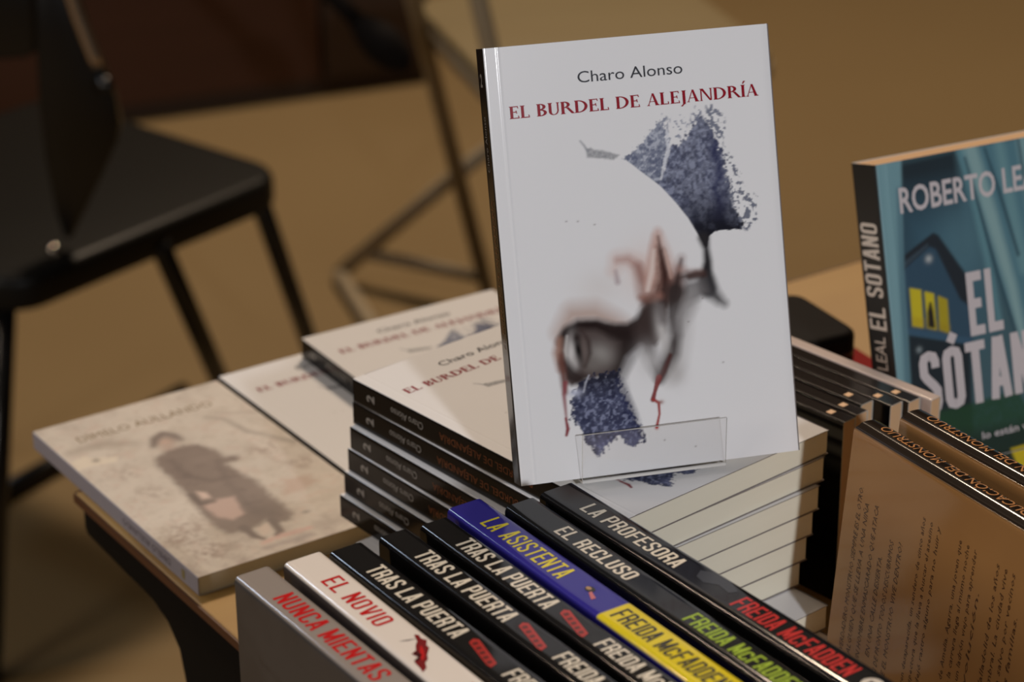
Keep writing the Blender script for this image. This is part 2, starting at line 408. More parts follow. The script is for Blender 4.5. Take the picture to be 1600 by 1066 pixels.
def put_spine_up(B, mx, my, d, ztop, lean=0.0):
    """mx, my = middle of the spine at the head; d = direction head -> tail in degrees"""
    a = R(d); dd = Vector((math.cos(a), math.sin(a), 0)); Y = -dd; Z0 = Vector((math.sin(-a), math.cos(a), 0))
    X = Vector((0, 0, -1)); Z = X.cross(Y)
    if lean:
        q = Matrix.Rotation(R(lean), 3, Y); X = q @ X; Z = q @ Z
    M = Matrix((X, Y, Z)).transposed().to_4x4()
    M.translation = Vector((mx, my, TZ+ztop)) + dd*B['H'] - Z*B['T']/2; return M
def put_standing(x, y, z, yaw, lean, T):
    a, l = R(yaw), R(lean); e = Vector((math.cos(a), math.sin(a), 0)); bk = Vector((-math.sin(a), math.cos(a), 0))
    u = Vector((0, 0, 1))*math.cos(l) + bk*math.sin(l); nb = bk*math.cos(l) - Vector((0, 0, 1))*math.sin(l)
    M = Matrix((e, u, -nb)).transposed().to_4x4(); M.translation = Vector((x, y, TZ+z)) + nb*T
    return M, e, u, nb

def P(c, k=1.0):
    """printed colour: what paper white at sRGB 230 would show"""
    return c
WHITE = (232, 231, 232)
def paint_mouth_cover():
    """white cover: an upside-down face in ink, blue trees growing out of it"""
    c = Canvas(150.5, 221.6, .5, WHITE)
    n1 = c.noise(2.2, 3, 3); n2 = c.noise(.9, 2, 5); n3 = c.noise(6, 4, 9); n4 = c.noise(14, 3, 11)
    wob = (n1-.5)*3.0 + (n2-.5)*2.0
    # soft shading of the face
    c.blot((49.8,125.2), 12, 9, (214,204,198), .35); c.blot((75.9,119.7), 12, 14, (226,200,190), .5)
    # upper wood: two crowns
    leaf = c.noise(1.5, 2, 13); big = c.noise(9, 3, 15); st = c.noise(4.0, 3, 17)
    A = [(68.0,62.0),(72.3,59.2),(77.4,55.2),(81.8,50.5),(85.5,46.9),(88.4,44.6),(91.2,48.8),(92.3,56.0),(90.6,62.9),(87.9,71.1),(89.5,80.4),(79.1,74.8),(71.7,70.2)]
    B_ = [(84.3,77.9),(88.3,70.5),(90.4,62.3),(92.1,57.9),(97.6,57.1),(102.0,53.7),(105.4,49.5),(108.2,44.6),(111.3,43.6),(113.7,47.7),(116.5,51.8),(118.8,57.2),(121.6,65.3),(121.6,73.4),(123.4,81.8),(123.5,89.0),(126.8,95.2),(129.1,101.4),(128.1,105.9),(118.4,106.3),(114.2,106.5),(111.3,108.2),(109.1,110.6),(105.1,108.9),(100.5,105.1),(95.7,96.7),(89.6,87.6)]
    jaw = [(129.0,103.4),(118.7,102.7),(113.8,102.8),(110.5,105.1),(109.2,108.6),(109.1,113.9),(124.1,121.4),(148.8,117.3),(150.2,97.6),(139.3,105.1)]
    face = [(64.0,60.7),(69.7,61.9),(76.6,68.1),(86.8,76.9),(94.2,86.1),(100.3,94.9),(104.5,103.2),(107.2,108.4),(107.8,113.1),(39.0,112.6),(35.9,73.1)]
    dA, dB = c.sd(A), c.sd(B_)
    aA = np.clip(.5-(dA+(leaf-.5)*3.2+(n1-.5)*2)/.9, 0, 1); aB = np.clip(.5-(dB+(leaf-.5)*3.6+(n1-.5)*3)/.9, 0, 1)
    keep = np.clip(.5+(c.sd(face)+.2)/.5, 0, 1)
    aA *= keep; aB *= keep*np.clip(.5+(c.sd(jaw)+(n1-.5))/.6, 0, 1)
    c.blend(aA*.95, (134,140,158)); c.blend(aA*np.clip((st-.5)*8, 0, 1)*.5, (104,110,134)); c.blend(aA*np.clip((leaf-.56)*9, 0, 1)*.65, (196,200,212)); c.blend(aA*np.clip((.40-leaf)*9, 0, 1)*.5, (70,78,108))
    c.blend(aB*.97, (112,117,138)); c.blend(aB*np.clip((st-.48)*8, 0, 1)*.55, (82,87,112)); c.blend(aB*np.clip((leaf-.58)*10, 0, 1)*.6*np.clip(((105.5,94.7)[1]-c.y)/14, 0, 1), (156,162,184)); c.blend(aB*np.clip((.40-leaf)*9, 0, 1)*.55, (50,53,72))
    c.blend(aB*np.clip(1-np.abs(c.x-(118.1,74.7)[0]+(big-.5)*10)/6, 0, 1)*.8, (44,48,84))
    low = np.clip((c.y-(106.9,76.9)[1])/22, 0, 1)*np.clip((c.x-(91.7,78.6)[0])/12, 0, 1)
    c.blend(aB*low*np.clip(.35+1.1*st, 0, .95), (28,29,40)); c.blend(aB*np.clip((c.y-(105.3,97.0)[1])/8, 0, 1)*.9, (26,26,32))
    c.stroke([(92.1,50.1),(92.3,59.2),(89.7,66.1),(87.0,73.6)], [1.4,2.0,1.8,.8], (214,216,224), .9, .9, warp=wob*.35)
    # loose leaves, thinning out to the right and above
    for q, th, k in (([(122.0,59.5),(127.5,68.5),(132.0,82.6),(139.1,89.2),(136.9,99.6),(131.0,104.9),(125.6,102.4),(123.2,88.3),(120.8,75.0)], .53, (92,98,118)), ([(104.4,48.7),(108.1,37.5),(110.7,38.4),(112.3,44.3)], .46, (110,116,140)), ([(112.8,46.9),(113.5,37.3),(118.9,38.5),(124.4,46.1),(122.0,59.5),(118.3,55.2)], .52, (104,110,130)), ([(91.5,56.5),(94.7,43.3),(99.7,40.5),(103.9,47.4),(100.6,53.5)], .6, (140,146,164)), ([(87.7,45.9),(90.1,40.9),(93.4,41.9),(92.7,50.2)], .5, (128,134,154))):
        dd = c.sd(q); a_ = np.clip(.5-(dd+(n1-.5)*3)/1.5, 0, 1)*np.clip((leaf*.7+n1*.3-th)*14, 0, 1)
        c.blend(a_*.9, k)
    # brow smudge
    c.poly([(49.1,54.4),(51.8,54.0),(53.7,55.5),(58.0,56.2),(62.9,58.0),(66.2,59.3),(63.3,61.3),(55.3,59.8),(49.3,58.9)], (120,122,128), 1.2, .85, warp=wob*.3, tex=.55+.45*n2)
    c.stroke([(46.4,50.3),(48.2,52.7),(49.9,55.8)], [.7,1.0,1.2], (140,142,150), 1, .8)
    # dark seam between forehead curve and jaw, running down to the right
    c.stroke([(107.4,105.8),(108.3,111.5),(108.5,118.1),(107.2,125.6),(107.4,131.7)], [6,3.4,4.5,7,9], (44,42,45), 4)
    c.stroke([(107.0,128.3),(109.9,134.6),(113.1,138.3),(115.7,140.5)], [9,7,5,3], (58,57,60), 5, .9)
    c.poly([(88.3,144.3),(92.1,132.0),(96.0,127.1),(105.7,126.2),(107.9,133.7),(102.1,137.1),(93.6,139.5)], (104,100,101), 5, .85)
    c.blot((98.3,132.7), 6, 4, (150,148,148), .4)
    c.stroke([(98.3,124.7),(101.8,124.1),(105.6,124.1)], [3,4,3], (62,46,44), 2, .9)
    # lips and nostril in red brown
    c.stroke([(58.3,117.2),(60.8,112.5),(66.3,112.4),(71.5,115.9),(73.7,122.1),(73.7,129.4)], [4,7,6,7,8,6], (214,184,174), 8, .7)
    c.stroke([(60.8,112.2),(66.3,112.4),(71.4,116.6),(73.6,122.8)], [2,3,4,4], (168,120,110), 5, .65)
    c.stroke([(59.3,118.0),(59.9,123.3)], [1.4,2.8], (172,152,156), 2.5, .75)
    c.stroke([(71.3,117.3),(72.8,124.7),(72.9,131.3),(74.5,136.1)], [4,6,6,6], (138,96,86), 5.5, .6)
    c.stroke([(83.1,100.0),(81.1,107.7),(79.6,116.8),(78.1,126.6)], [3,5,6,7], (196,150,136), 4.5, .7)
    lip = [(83.0,100.7),(84.1,108.0),(86.4,117.5),(87.9,124.3),(90.3,128.5),(89.1,135.0),(84.5,140.5),(81.3,145.5),(74.9,148.2),(71.4,144.8),(73.3,138.3),(71.4,133.1),(75.7,131.0),(79.7,123.4),(81.4,112.0)]
    c.poly([(81.2,101.8),(85.0,101.5),(88.8,113.8),(92.7,124.8),(90.5,135.2),(74.1,133.4),(75.9,119.7),(79.3,108.8)], (200,164,152), 6, .85)
    c.poly([(82.4,107.9),(85.0,109.4),(87.5,120.9),(91.0,128.6),(89.5,135.1),(84.5,140.5),(81.3,145.5),(74.9,148.2),(71.4,144.8),(73.3,138.3),(72.0,133.9),(77.8,130.5),(81.1,123.6)], (96,64,56), 4.5, .9, warp=(n1-.5)*1.2)
    c.stroke([(83.2,102.7),(83.9,111.3),(85.1,120.7),(85.4,129.3),(82.8,136.4)], [.6,1.8,2.8,4,6], (58,36,33), 2.4, .9)
    c.stroke([(86.1,109.5),(87.5,117.0),(88.3,124.3)], [1.0,1.8,1.4], (200,168,156), 1.4, .75)
    c.stroke([(80.2,109.6),(78.3,120.0),(75.5,128.9)], [1.8,2.8,2.2], (228,210,202), 2, .85)
    c.stroke([(94.6,115.0),(92.7,120.8),(91.2,126.6),(89.3,133.1)], [2,5,7,7], (138,100,92), 6, .75)
    c.stroke([(94.5,115.7),(92.7,121.5),(91.1,127.9),(89.2,134.4)], [.8,2.4,3.4,4], (62,44,41), 3, .9)
    c.stroke([(93.1,120.2),(98.4,122.7),(103.9,122.6)], [3,3,2], (176,140,130), 4, .6)
    c.stroke([(92.7,124.8),(97.6,124.3),(102.5,123.8),(105.9,124.2)], [3,4.5,3.5,3], (70,54,52), 3.6, .85)
    c.stroke([(71.4,132.5),(76.1,134.3),(81.7,132.9)], [3,5,4], (150,106,94), 3, .7)
    # halo above the chin curve, then the curve itself
    c.stroke([(27.1,145.7),(34.7,137.2),(46.3,137.8),(56.1,142.8),(64.1,145.7)], [6,10,10,8,3], (188,162,150), 9, .85)
    chin = [(25.5,159.5),(25.5,152.1),(26.9,147.6),(29.6,144.6),(37.0,141.7),(46.5,142.4),(55.8,146.4),(63.5,148.6),(69.2,146.2),(72.2,139.2),(75.1,137.5),(84.8,136.6),(83.7,150.5),(76.8,158.1),(70.6,157.8),(65.6,159.9),(61.2,162.7),(58.0,167.8),(56.3,171.6),(47.4,171.3),(39.1,171.0),(36.3,172.0),(31.3,173.5),(28.2,170.5),(27.4,164.3)]
    c.poly(chin, (74,60,57), 2.5, .97, warp=(n3-.5)*2)
    c.stroke([(27.3,150.3),(31.2,145.1),(37.6,142.8),(47.1,143.8),(55.6,147.8),(63.7,149.6),(70.8,147.1),(76.1,142.3)], [4,4.5,5,5.5,7,9,10,9], (36,25,24), 4, .97)
    c.stroke([(55.6,148.8),(64.2,152.4),(61.5,160.1),(56.5,168.9)], [6,12,10,8], (40,30,29), 6, .92)
    c.blot((47.8,159.2), 7, 5.5, (150,146,142), .9, 30); c.blot((43.2,164.1), 5, 4, (120,114,110), .8)
    c.stroke([(26.7,149.6),(25.4,156.1),(26.0,164.2)], [3.5,5,3.5], (164,124,108), 3.5, .85)
    c.stroke([(31.0,148.1),(29.6,155.2),(29.6,163.3)], [1,1.6,1], (206,200,196), 1.6, .8)
    c.blot((32.5,156.9), 2.6, 8.5, (214,210,208), .95, 6); c.blot((33.7,162.4), 2.2, 4, (190,186,184), .7)
    c.blot((36.4,155.7), 2.0, 6.0, (16,13,13), 1, -8); c.blot((36.0,149.3), 2.2, 3, (40,30,29), .9)
    c.stroke([(38.7,145.6),(41.9,151.9),(42.0,157.9),(39.1,164.3)], [1.2,2.2,2.4,1.4], (58,44,42), 2.4, .8); c.blot((39.4,156.3), 1.4, 6, (112,98,94), .7)
    c.stroke([(28.3,161.8),(31.2,168.1),(37.7,172.2)], [5,7,6], (50,40,39), 4, .92)
    c.stroke([(93.7,137.5),(90.3,154.5),(87.2,167.0),(83.1,174.6)], [8,9,9,6], (176,172,170), 10, .65)
    # neck: two strands round a pale hollow
    c.stroke([(76.3,139.7),(72.0,149.2),(72.7,158.0),(74.7,166.9),(77.6,173.3)], [10,12,9,6,5], (66,54,52), 6, .92)
    c.stroke([(90.1,131.8),(87.3,144.2),(88.2,154.3),(85.4,162.7),(82.2,168.4),(78.1,175.4)], [11,7,6,8,8,4], (56,47,46), 5.5, .95)
    c.blot((81.2,151.5), 3.2, 11, (196,192,190), .97, -6); c.stroke([(81.1,139.5),(82.0,145.3)], [3,5], (110,104,104), 4, .7)
    c.stroke([(88.5,151.0),(91.8,144.7),(97.1,139.2)], [6,8,6], (138,134,134), 8, .7)
    c.blot((87.3,173.7), 5, 6, (182,178,176), .7)
    c.stroke([(84.6,164.0),(80.5,171.6),(77.3,176.7)], [2.2,3.4,2.4], (74,34,32), 1.6, .9)
    c.stroke([(77.5,174.7),(74.8,181.8),(73.4,185.7)], [3.2,2.0,2.6], (128,44,42), .9, .95)
    c.stroke([(73.8,185.7),(76.4,187.7),(76.3,193.5),(74.3,200.0)], [1.6,1.6,1.2,1.6], (160,60,58), .8, .95)
    c.blot((74.3,200.4), 1.0, 1.0, (186,52,52), .9); c.blot((77.5,187.5), 1.6, 1.1, (150,100,92), .8)
    # white cheek with grey fringe
    c.stroke([(69.2,158.3),(62.5,163.6),(58.4,171.2),(58.9,181.3),(62.8,191.9)], [2,3,3,3,2], (176,174,176), 5, .7)
    c.blot((72.0,166.0), 6, 8, (214,212,212), .7)
    # lower wood, hanging
    D_ = [(39.1,171.0),(47.5,169.9),(56.5,168.9),(56.2,176.3),(58.5,182.0),(61.1,188.3),(64.2,196.5),(67.6,205.4),(63.6,207.0),(59.3,208.5),(56.9,204.8),(53.6,202.4),(49.9,205.4),(46.3,207.0),(43.7,212.1),(41.4,210.5),(39.3,206.9),(36.4,204.5),(35.6,198.9),(32.9,194.6),(29.9,189.5),(31.0,184.9),(30.0,180.7),(33.2,175.7),(35.5,173.3)]
    dD = c.sd(D_); iD = np.clip(.5-(dD+(leaf-.5)*4.5+(n1-.5)*3)/1.4, 0, 1)
    c.blend(iD*.97, (68,73,102)); c.blend(iD*np.clip((st-.46)*8, 0, 1)*.6, (42,45,72)); c.blend(iD*np.clip((leaf-.57)*9, 0, 1)*.6, (150,156,184)); c.blend(iD*np.clip((.42-leaf)*8, 0, 1)*.5, (34,36,58))
    c.blend(iD*np.clip(((49.8,183.0)[1]-c.y)/12, 0, 1)*.85, (34,34,44))
    c.blend(iD*np.clip((c.y-(48.8,193.7)[1])/12, 0, 1)*np.clip((st-.4)*4, 0, 1)*.5, (120,126,164))
    c.stroke([(56.8,174.3),(59.3,184.8),(63.2,196.0),(65.3,203.8)], [4,6,5,2], (38,42,76), 3, .75, tex=.5+.5*n2)
    c.blot((32.7,177.4), 3.6, 2, (188,192,212), .9)
    c.stroke([(40.7,169.2),(38.6,173.0),(37.2,177.5)], [.6,.8,.6], (196,198,210), .8, .8)
    # left drip
    c.stroke([(27.0,157.6),(27.2,166.0),(27.3,173.0),(27.6,176.4)], [2.5,3.5,3,2.2], (110,70,62), 2.8, .9)
    c.stroke([(28.1,171.8),(26.8,177.7),(26.9,184.4),(27.0,190.5)], [2.6,2.2,1.6,1], (140,60,68), 1.4, .8)
    c.stroke([(26.7,189.8),(27.3,195.3),(26.3,198.5)], [1.1,2,1.4], (134,32,44), .8, .95)
    for p in [(95.7,147.8),(112.6,170.8),(104.2,136.6),(35.7,90.0),(41.7,90.6),(50.3,93.1),(77.9,207.3),(94.3,212.6)]: c.blot(p, .5, .4, (120,110,110), .8)
    return c

def paint_photo_cover():
    """faded photograph of a person in a long dark coat carrying a bag, in a field"""
    c = Canvas(131, 223.6, .9, (206,197,186))
    n1 = c.noise(10, 4, 21); n2 = c.noise(3.2, 3, 22); n3 = c.noise(30, 3, 23); n4 = c.noise(6, 3, 24)
    c.blend(np.clip((n3-.42)*3, 0, 1)*.5, (188,180,170)); c.blend(np.clip((n1-.5)*4, 0, 1)*.35, (178,166,152)); c.blend(np.clip((n4-.58)*5, 0, 1)*.3, (196,168,156)); c.blend(np.clip((n2-.6)*6, 0, 1)*.22, (150,140,130))
    c.blend(np.clip((c.y-176)/40, 0, 1)*np.clip((n1-.3)*2.5, 0, 1)*.55, (152,140,136))
    c.blend(np.clip((22-c.y)/14, 0, 1)*np.clip((n1-.4)*3, 0, 1)*.4, (176,166,158))
    c.stroke([(7.9,41.0),(28.9,40.8),(46.9,53.5)], [6,9,3], (158,146,134), 9, .7)
    c.poly([(2.0,53.7),(11.5,49.9),(16.9,56.8),(29.7,61.6),(24.7,67.6),(12.8,65.4),(0.2,64.9)], (220,209,192), 3, .9, warp=(n2-.5)*3)
    c.blot((15.8,59.2), 2.4, 2.2, (116,106,100), .85)
    c.stroke([(99.7,44.4),(107.8,53.4),(111.2,76.8),(119.7,90.5),(128.2,106.2)], [1.5,3,4,3,5], (148,138,130), 4, .75, warp=(n2-.5)*3)
    c.stroke([(108.3,43.7),(129.4,56.2)], [2,4], (164,152,142), 4, .6); c.stroke([(104.3,89.4),(106.3,122.7),(118.2,141.4)], [2,3,4], (170,154,142), 5, .5, warp=(n2-.5)*4)
    for q, r_, k in (((114.8,107.5),9,.4),((118.3,133.2),8,.4),((102.4,105.3),7,.3),((25.9,117.4),9,.25),((25.6,167.6),10,.3),((24.4,86.0),12,.2),((13.1,175.7),12,.35),((20.5,201.2),12,.4)): c.blend(np.exp(-((c.x-q[0])**2+(c.y-q[1])**2)/r_**2)*np.clip((n2-.35)*3, 0, 1)*k*2, (150,130,120))
    coat = (124,110,103)
    body = [(47.4,77.2),(58.3,72.2),(68.3,71.7),(77.6,76.1),(83.1,89.5),(83.9,99.7),(90.6,102.2),(88.7,108.3),(79.7,109.3),(81.2,127.9),(84.2,140.1),(82.3,160.9),(82.1,178.4),(81.6,187.7),(76.1,194.4),(67.1,192.9),(65.7,186.2),(57.6,190.0),(48.4,192.9),(38.4,187.9),(36.5,179.0),(36.9,162.2),(39.6,140.8),(41.6,120.3),(42.7,102.9),(43.1,86.7)]
    c.poly(body, coat, 5, .95, warp=(n2-.5)*4)
    inn = np.clip(.5-c.sd(body)/5, 0, 1)
    c.blend(inn*np.clip((n4-.5)*4, 0, 1)*.4, (104,92,88)); c.blend(inn*np.clip((n1-.5)*4, 0, 1)*.4, (140,126,118))
    c.stroke([(53.9,86.0),(52.3,109.6),(61.3,124.1),(75.9,126.2)], [3,4,4,3], (100,88,84), 5, .6); c.stroke([(77.2,102.3),(69.8,126.0),(66.8,148.0),(64.7,174.0)], [2,3,4,4], (106,94,90), 5, .5)
    c.blot((68.4,176.6), 11, 12, (104,92,88), .6); c.blot((70.3,95.3), 10, 6, (142,128,120), .5)
    c.stroke([(49.5,186.2),(49.8,199.6),(52.6,205.2)], [6,5,3], (114,102,97), 3.5); c.stroke([(67.5,187.5),(65.0,202.7),(60.9,205.5)], [6,5,3], (114,102,97), 3.5)
    c.poly([(63.4,190.3),(60.7,199.7),(54.1,202.6),(55.5,192.3)], (206,190,178), 3)
    # head, hair, hand and bag
    c.blot((64.8,59.5), 8.5, 7, (128,116,110), .95); c.blot((62.2,61.0), 5.5, 5.2, (192,166,152), 1); c.blot((59.9,69.0), 5, 3.5, (176,152,140), .8)
    c.stroke([(53.5,62.4),(59.0,53.3),(66.2,49.6),(70.7,55.0),(72.1,63.6)], [4,6,6,5,3], (116,104,99), 4, .9)
    c.poly([(47.5,130.5),(51.8,135.5),(51.2,143.1),(46.1,141.4)], (208,186,174), 3); c.poly([(42.3,148.6),(53.6,146.7),(63.3,149.5),(57.6,172.8),(49.0,174.5),(43.1,166.5)], (186,162,152), 3.5, warp=(n2-.5)*2)
    c.stroke([(42.7,133.1),(42.5,146.7),(50.2,148.2)], 3, (92,82,79), 3, .8)
    c.stroke([(50.4,209.2),(63.0,207.9),(81.0,209.2)], 3.4, (206,160,152), 4, .75, warp=(n2-.5)*3); c.stroke([(48.7,215.4),(77.4,217.0)], 4, (150,138,138), 5, .7)
    c.blot((88.9,190.9), 3, 2, (122,114,110), .8)
    c.poly([(97.9,145.7),(112.3,151.7),(115.5,160.1),(98.4,168.2),(90.1,164.3)], (182,156,142), 6, .7, warp=(n2-.5)*8)
    return c

def paint_house_cover():
    """night view through teal curtains: gabled house with three lit windows"""
    c = Canvas(148.2, 205, .8, (70,100,110))
    n1 = c.noise(8, 3, 31); n2 = c.noise(2.5, 2, 32)
    c.poly([(14.2,1.0),(55.6,-0.0),(56.6,23.9),(56.0,62.4),(38.2,67.0),(9.1,61.8)], (34,46,54), 6, .95)
    c.poly([(12.9,28.1),(65.1,29.2),(71.9,73.0),(56.4,109.2),(4.8,99.4)], (66,104,124), 40, .8)
    c.blot((53.3,54.2), 18, 24, (96,136,148), .5)
    wall_ = [(12.6,62.4),(31.2,48.4),(36.7,48.2),(51.2,73.2),(56.3,93.6),(55.7,115.0),(8.3,100.1)]
    c.poly(wall_, (54,82,102), 2)
    c.poly([(12.4,63.9),(13.3,55.6),(31.3,47.3),(35.1,45.6),(38.5,47.7),(55.6,74.7),(55.4,93.4),(49.5,88.4),(35.8,55.7),(31.6,53.4)], (38,46,54), 1.5)
    c.poly([(12.9,59.4),(30.9,51.0),(30.7,53.3),(12.5,63.1)], (58,74,86), 1)
    c.poly([(10.7,102.1),(53.8,115.8),(49.6,171.1),(4.0,161.6)], (34,46,54), 3)
    c.poly([(10.3,98.2),(54.2,112.7),(53.7,116.6),(9.9,102.0)], (60,92,116), 1)
    for q in ([(15.2,75.1),(23.0,77.7),(22.2,100.4),(14.8,97.9)], [(25.1,78.9),(31.6,81.6),(31.0,103.3),(24.9,100.9)], [(34.1,83.2),(40.5,86.8),(39.7,106.9),(33.2,103.7)]):
        c.poly(q, (206,190,44), .8); c.poly([q[2], q[3], ((q[0][0]+q[3][0])/2, (q[0][1]+q[3][1])/2+6), ((q[1][0]+q[2][0])/2, (q[1][1]+q[2][1])/2+6)], (186,160,40), 3, .6)
    c.poly([(34.5,83.3),(40.5,86.8),(39.7,106.9),(33.2,103.7)], (150,132,40), 1, .6)
    c.poly([(25.9,91.8),(27.9,86.0),(29.2,86.2),(30.0,91.8),(30.2,102.3),(25.4,100.6)], (40,36,34), .8)
    c.blot((30.3,60.5), 2.2, 2.2, (190,196,196), .9); c.blot((17.7,112.8), 1.8, 1.8, (150,164,168), .8)
    # curtains
    cur = (118,158,168)
    c.poly([(0.8,-0.8),(18.0,-0.7),(12.6,62.4),(9.2,139.2),(3.2,208.8),(-1.3,207.8),(-2.6,129.0)], cur, 2)
    c.stroke([(6.4,-0.3),(4.7,61.0),(3.1,130.1)], [4,5,5], (132,172,180), 5, .6); c.stroke([(14.2,16.9),(10.4,73.5),(6.6,146.5)], [2,3,3], (70,106,122), 4, .8)
    for a, b, wa, wb, k in [((1498,240),(1530,420),5,4,(100,144,156)),((1515,236),(1570,440),12,7,(134,170,174)),((1545,230),(1600,470),9,8,(92,136,150)),((1570,226),(1640,520),10,10,(120,160,168)),((1600,218),(1680,560),16,16,(84,126,142)),((1640,214),(1720,640),16,18,(108,150,160))]:
        pass
    c.poly([(55.6,-0.0),(152.2,0.5),(150.6,208.4),(103.2,198.4),(91.2,131.7),(77.8,81.9),(68.4,41.3)], (86,128,142), 3)
    for pts, wd, k in [([(60.5,0.8),(67.5,41.1),(71.9,73.0),(75.4,105.0)], [5,5,4,3], (104,150,160)), ([(66.4,0.9),(76.5,42.7),(86.6,87.4),(92.0,123.9)], [9,9,7,5], (142,176,178)), ([(86.5,1.1),(91.5,41.3),(97.0,77.5)], [7,8,8], (110,152,160)), ([(105.1,0.9),(111.6,72.2),(119.1,137.1)], [12,13,14], (132,168,172)), ([(128.4,1.4),(136.4,108.4),(134.7,172.5)], [12,13,14], (112,152,160))]:
        c.stroke(pts, wd, k, 5, .9)
    for pts in ([(61.8,5.6),(68.8,37.5),(76.7,75.4),(84.5,106.7),(90.3,131.5)], [(76.3,2.5),(83.6,28.4),(93.2,68.9)], [(100.4,0.9),(104.9,55.3),(112.2,111.9)]):
        c.stroke(pts, [1.5,2.2,2.2,2.2,2][:len(pts)], (46,74,88), 2, .9)
    # grass and the yellow flash at the foot
    c.poly([(21.9,151.9),(42.5,152.2),(84.5,150.3),(90.2,163.4),(84.6,194.4),(18.7,180.4)], (34,74,50), 3, .95, tex=.75+.25*n2)
    c.poly([(13.3,167.5),(91.7,171.8),(151.4,200.4),(147.4,240.7),(8.5,209.9)], (30,50,46), 10, .9)
    c.poly([(75.2,185.2),(84.7,184.8),(113.8,188.4),(111.8,208.3),(79.5,197.4)], (224,200,44), 1.5)
    return c


# ------------------------------------------------------------------ the hall floor and the table
floor_m = mat('hall_floor', (127, 107, 73), .6, noise=((119, 99, 67), (1.5, 1.5, 1.5), 4.0), spec=.3)
fl = mesh('floor', [(-6, -3, 0), (6, -3, 0), (6, 9, 0), (-6, 9, 0)], [(0, 1, 2, 3)], floor_m); fl['kind'] = 'structure'

wall_m = mat('hall_wall', (52, 40, 30), .9, noise=((46, 36, 27), (2, 2, 2), 3.0))
for nm, q in (('wall_back', [(-6, 9, 0), (6, 9, 0), (6, 9, 4.8), (-6, 9, 4.8)]), ('wall_left', [(-6, -3, 0), (-6, 9, 0), (-6, 9, 4.8), (-6, -3, 4.8)]), ('wall_right', [(6, 9, 0), (6, -3, 0), (6, -3, 4.8), (6, 9, 4.8)])):
    mesh(nm, q, [(0, 1, 2, 3)], wall_m)['kind'] = 'structure'

DH = Vector((-.30296, 1.41394)); DR = 33.85                      # table axes: e along the far edge, s towards the viewer
E2 = Vector((math.cos(R(DR)), math.sin(R(DR)))); S2 = Vector((math.sin(R(DR)), -math.cos(R(DR))))
tb = empty('display_table', 'wooden display table with black legs carrying all the books', 'table')
tb.location = (DH.x + S2.x*.068 - E2.x*.004, DH.y + S2.y*.068 - E2.y*.004, 0); tb.rotation_euler.z = R(DR)
wood = mat('table_wood', (180, 146, 88), .36, noise=((166, 130, 76), (3, 40, 3), 4.0), spec=.45)
black = mat('black_steel', (13, 12, 12), .75, spec=.12)
box('tabletop', (0, -1.0, TZ-.006), (1.35, 0, TZ), wood, tb, .0015)
bandm = mat('brown_edge_band', (84, 50, 30), .5)
box('edge_band', (-.0012, -.999, TZ-.0058), (-.0001, -.001, TZ-.0003), bandm, tb); box('edge_band', (.001, .0001, TZ-.0058), (1.349, .0012, TZ-.0003), bandm, tb)
apron = [(0.0333, TZ-0.0193), (0.0236, TZ-0.0277), (0.0005, TZ-0.0318), (-0.0263, TZ-0.0331), (-0.0566, TZ-0.0349), (-0.0862, TZ-0.0358), (-0.1060, TZ-0.0419), (-0.1191, TZ-0.0538), (-0.1246, TZ-0.0729), (-0.1258, TZ-0.0945)]
apron = [(min(y, .004), z) for y, z in apron][1:]
apron += [(apron[-1][0]-.07, .35), (-.97, .35), (-.97, TZ-.0085), (apron[0][0], TZ-.0085)]
prism('apron', apron, .006, .022, black, tb, .002, 2, Matrix(((0, 0, 1, 0), (1, 0, 0, 0), (0, 1, 0, 0), (0, 0, 0, 1))))
for lx, ly in ((1.27, -.07), (.05, -.93), (1.27, -.93), (.34, -.30)):
    tube('leg', [(lx, ly, TZ-.0085), (lx, ly, .0)], .0165, black, tb)

# ------------------------------------------------------------------ the white novel with the mouth on its cover, and its stacks
BUR = dict(W=.1505, H=.2216, T=.0145, canvas=paint_mouth_cover(), spine=(20, 18, 18), back=(30, 28, 28), r=.0010, edge=2, edge_roll=.0005, rim=(128, 120, 118))
GR = 'copies of the white novel with the blue trees on its cover'
ink = mat('ink_grey', (58, 58, 64), .12, spec=.4); red_ink = mat('ink_crimson', (146, 20, 38), .12, spec=.4)
dim = mat('ink_spine_grey', (132, 128, 124), .12, spec=.4); brown_ink = mat('ink_spine_brown', (98, 56, 36), .12, spec=.4)
t_char = face2d('Charo Alonso', 4); t_title = serif('EL BURDEL DE ALEJANDRÍA'); t_two = face2d('2', 3, bold=.03); t_st = face2d('EL BURDEL DE ALEJANDRÍA', 2)
def burdel(label, M):
    t = empty('paperback_novel', label, 'book', M, GR)
    make_cover(BUR, t, .11, 0, spec=.25); make_pages(BUR, t)
    f = on_front(BUR); H = BUR['H']
    lettering('author_lettering', t_char, ink, t, .0056, (.0478, H-.0212), f, .0552)
    lettering('title_lettering', t_title, red_ink, t, .0062, (.0110, H-.0361), f, .1318)
    g = on_spine_up(BUR)
    lettering('series_number', t_two, dim, t, .0062, (0, 0), lambda a, b: (-EPS, H-.0190+b, BUR['T']/2-.002+a))
    lettering('spine_author', t_char, dim, t, .0042, (H-.062, -.0021), g, .028)
    lettering('spine_title', t_st, brown_ink, t, .0042, (H-.152, -.0021), g, .076)
    return t
M, E_, U_, NB = put_standing(.0036, 1.1262, .1226, 14.32, 18.28, BUR['T'])
proto = burdel('white novel propped upright in a clear stand on top of the tall stack', M)
def stack_book(hs, tf, z, rot, label):
    o = Vector(hs)
    return copy_thing(proto, label, put_flat(BUR, o.x, o.y, z, rot), GR)
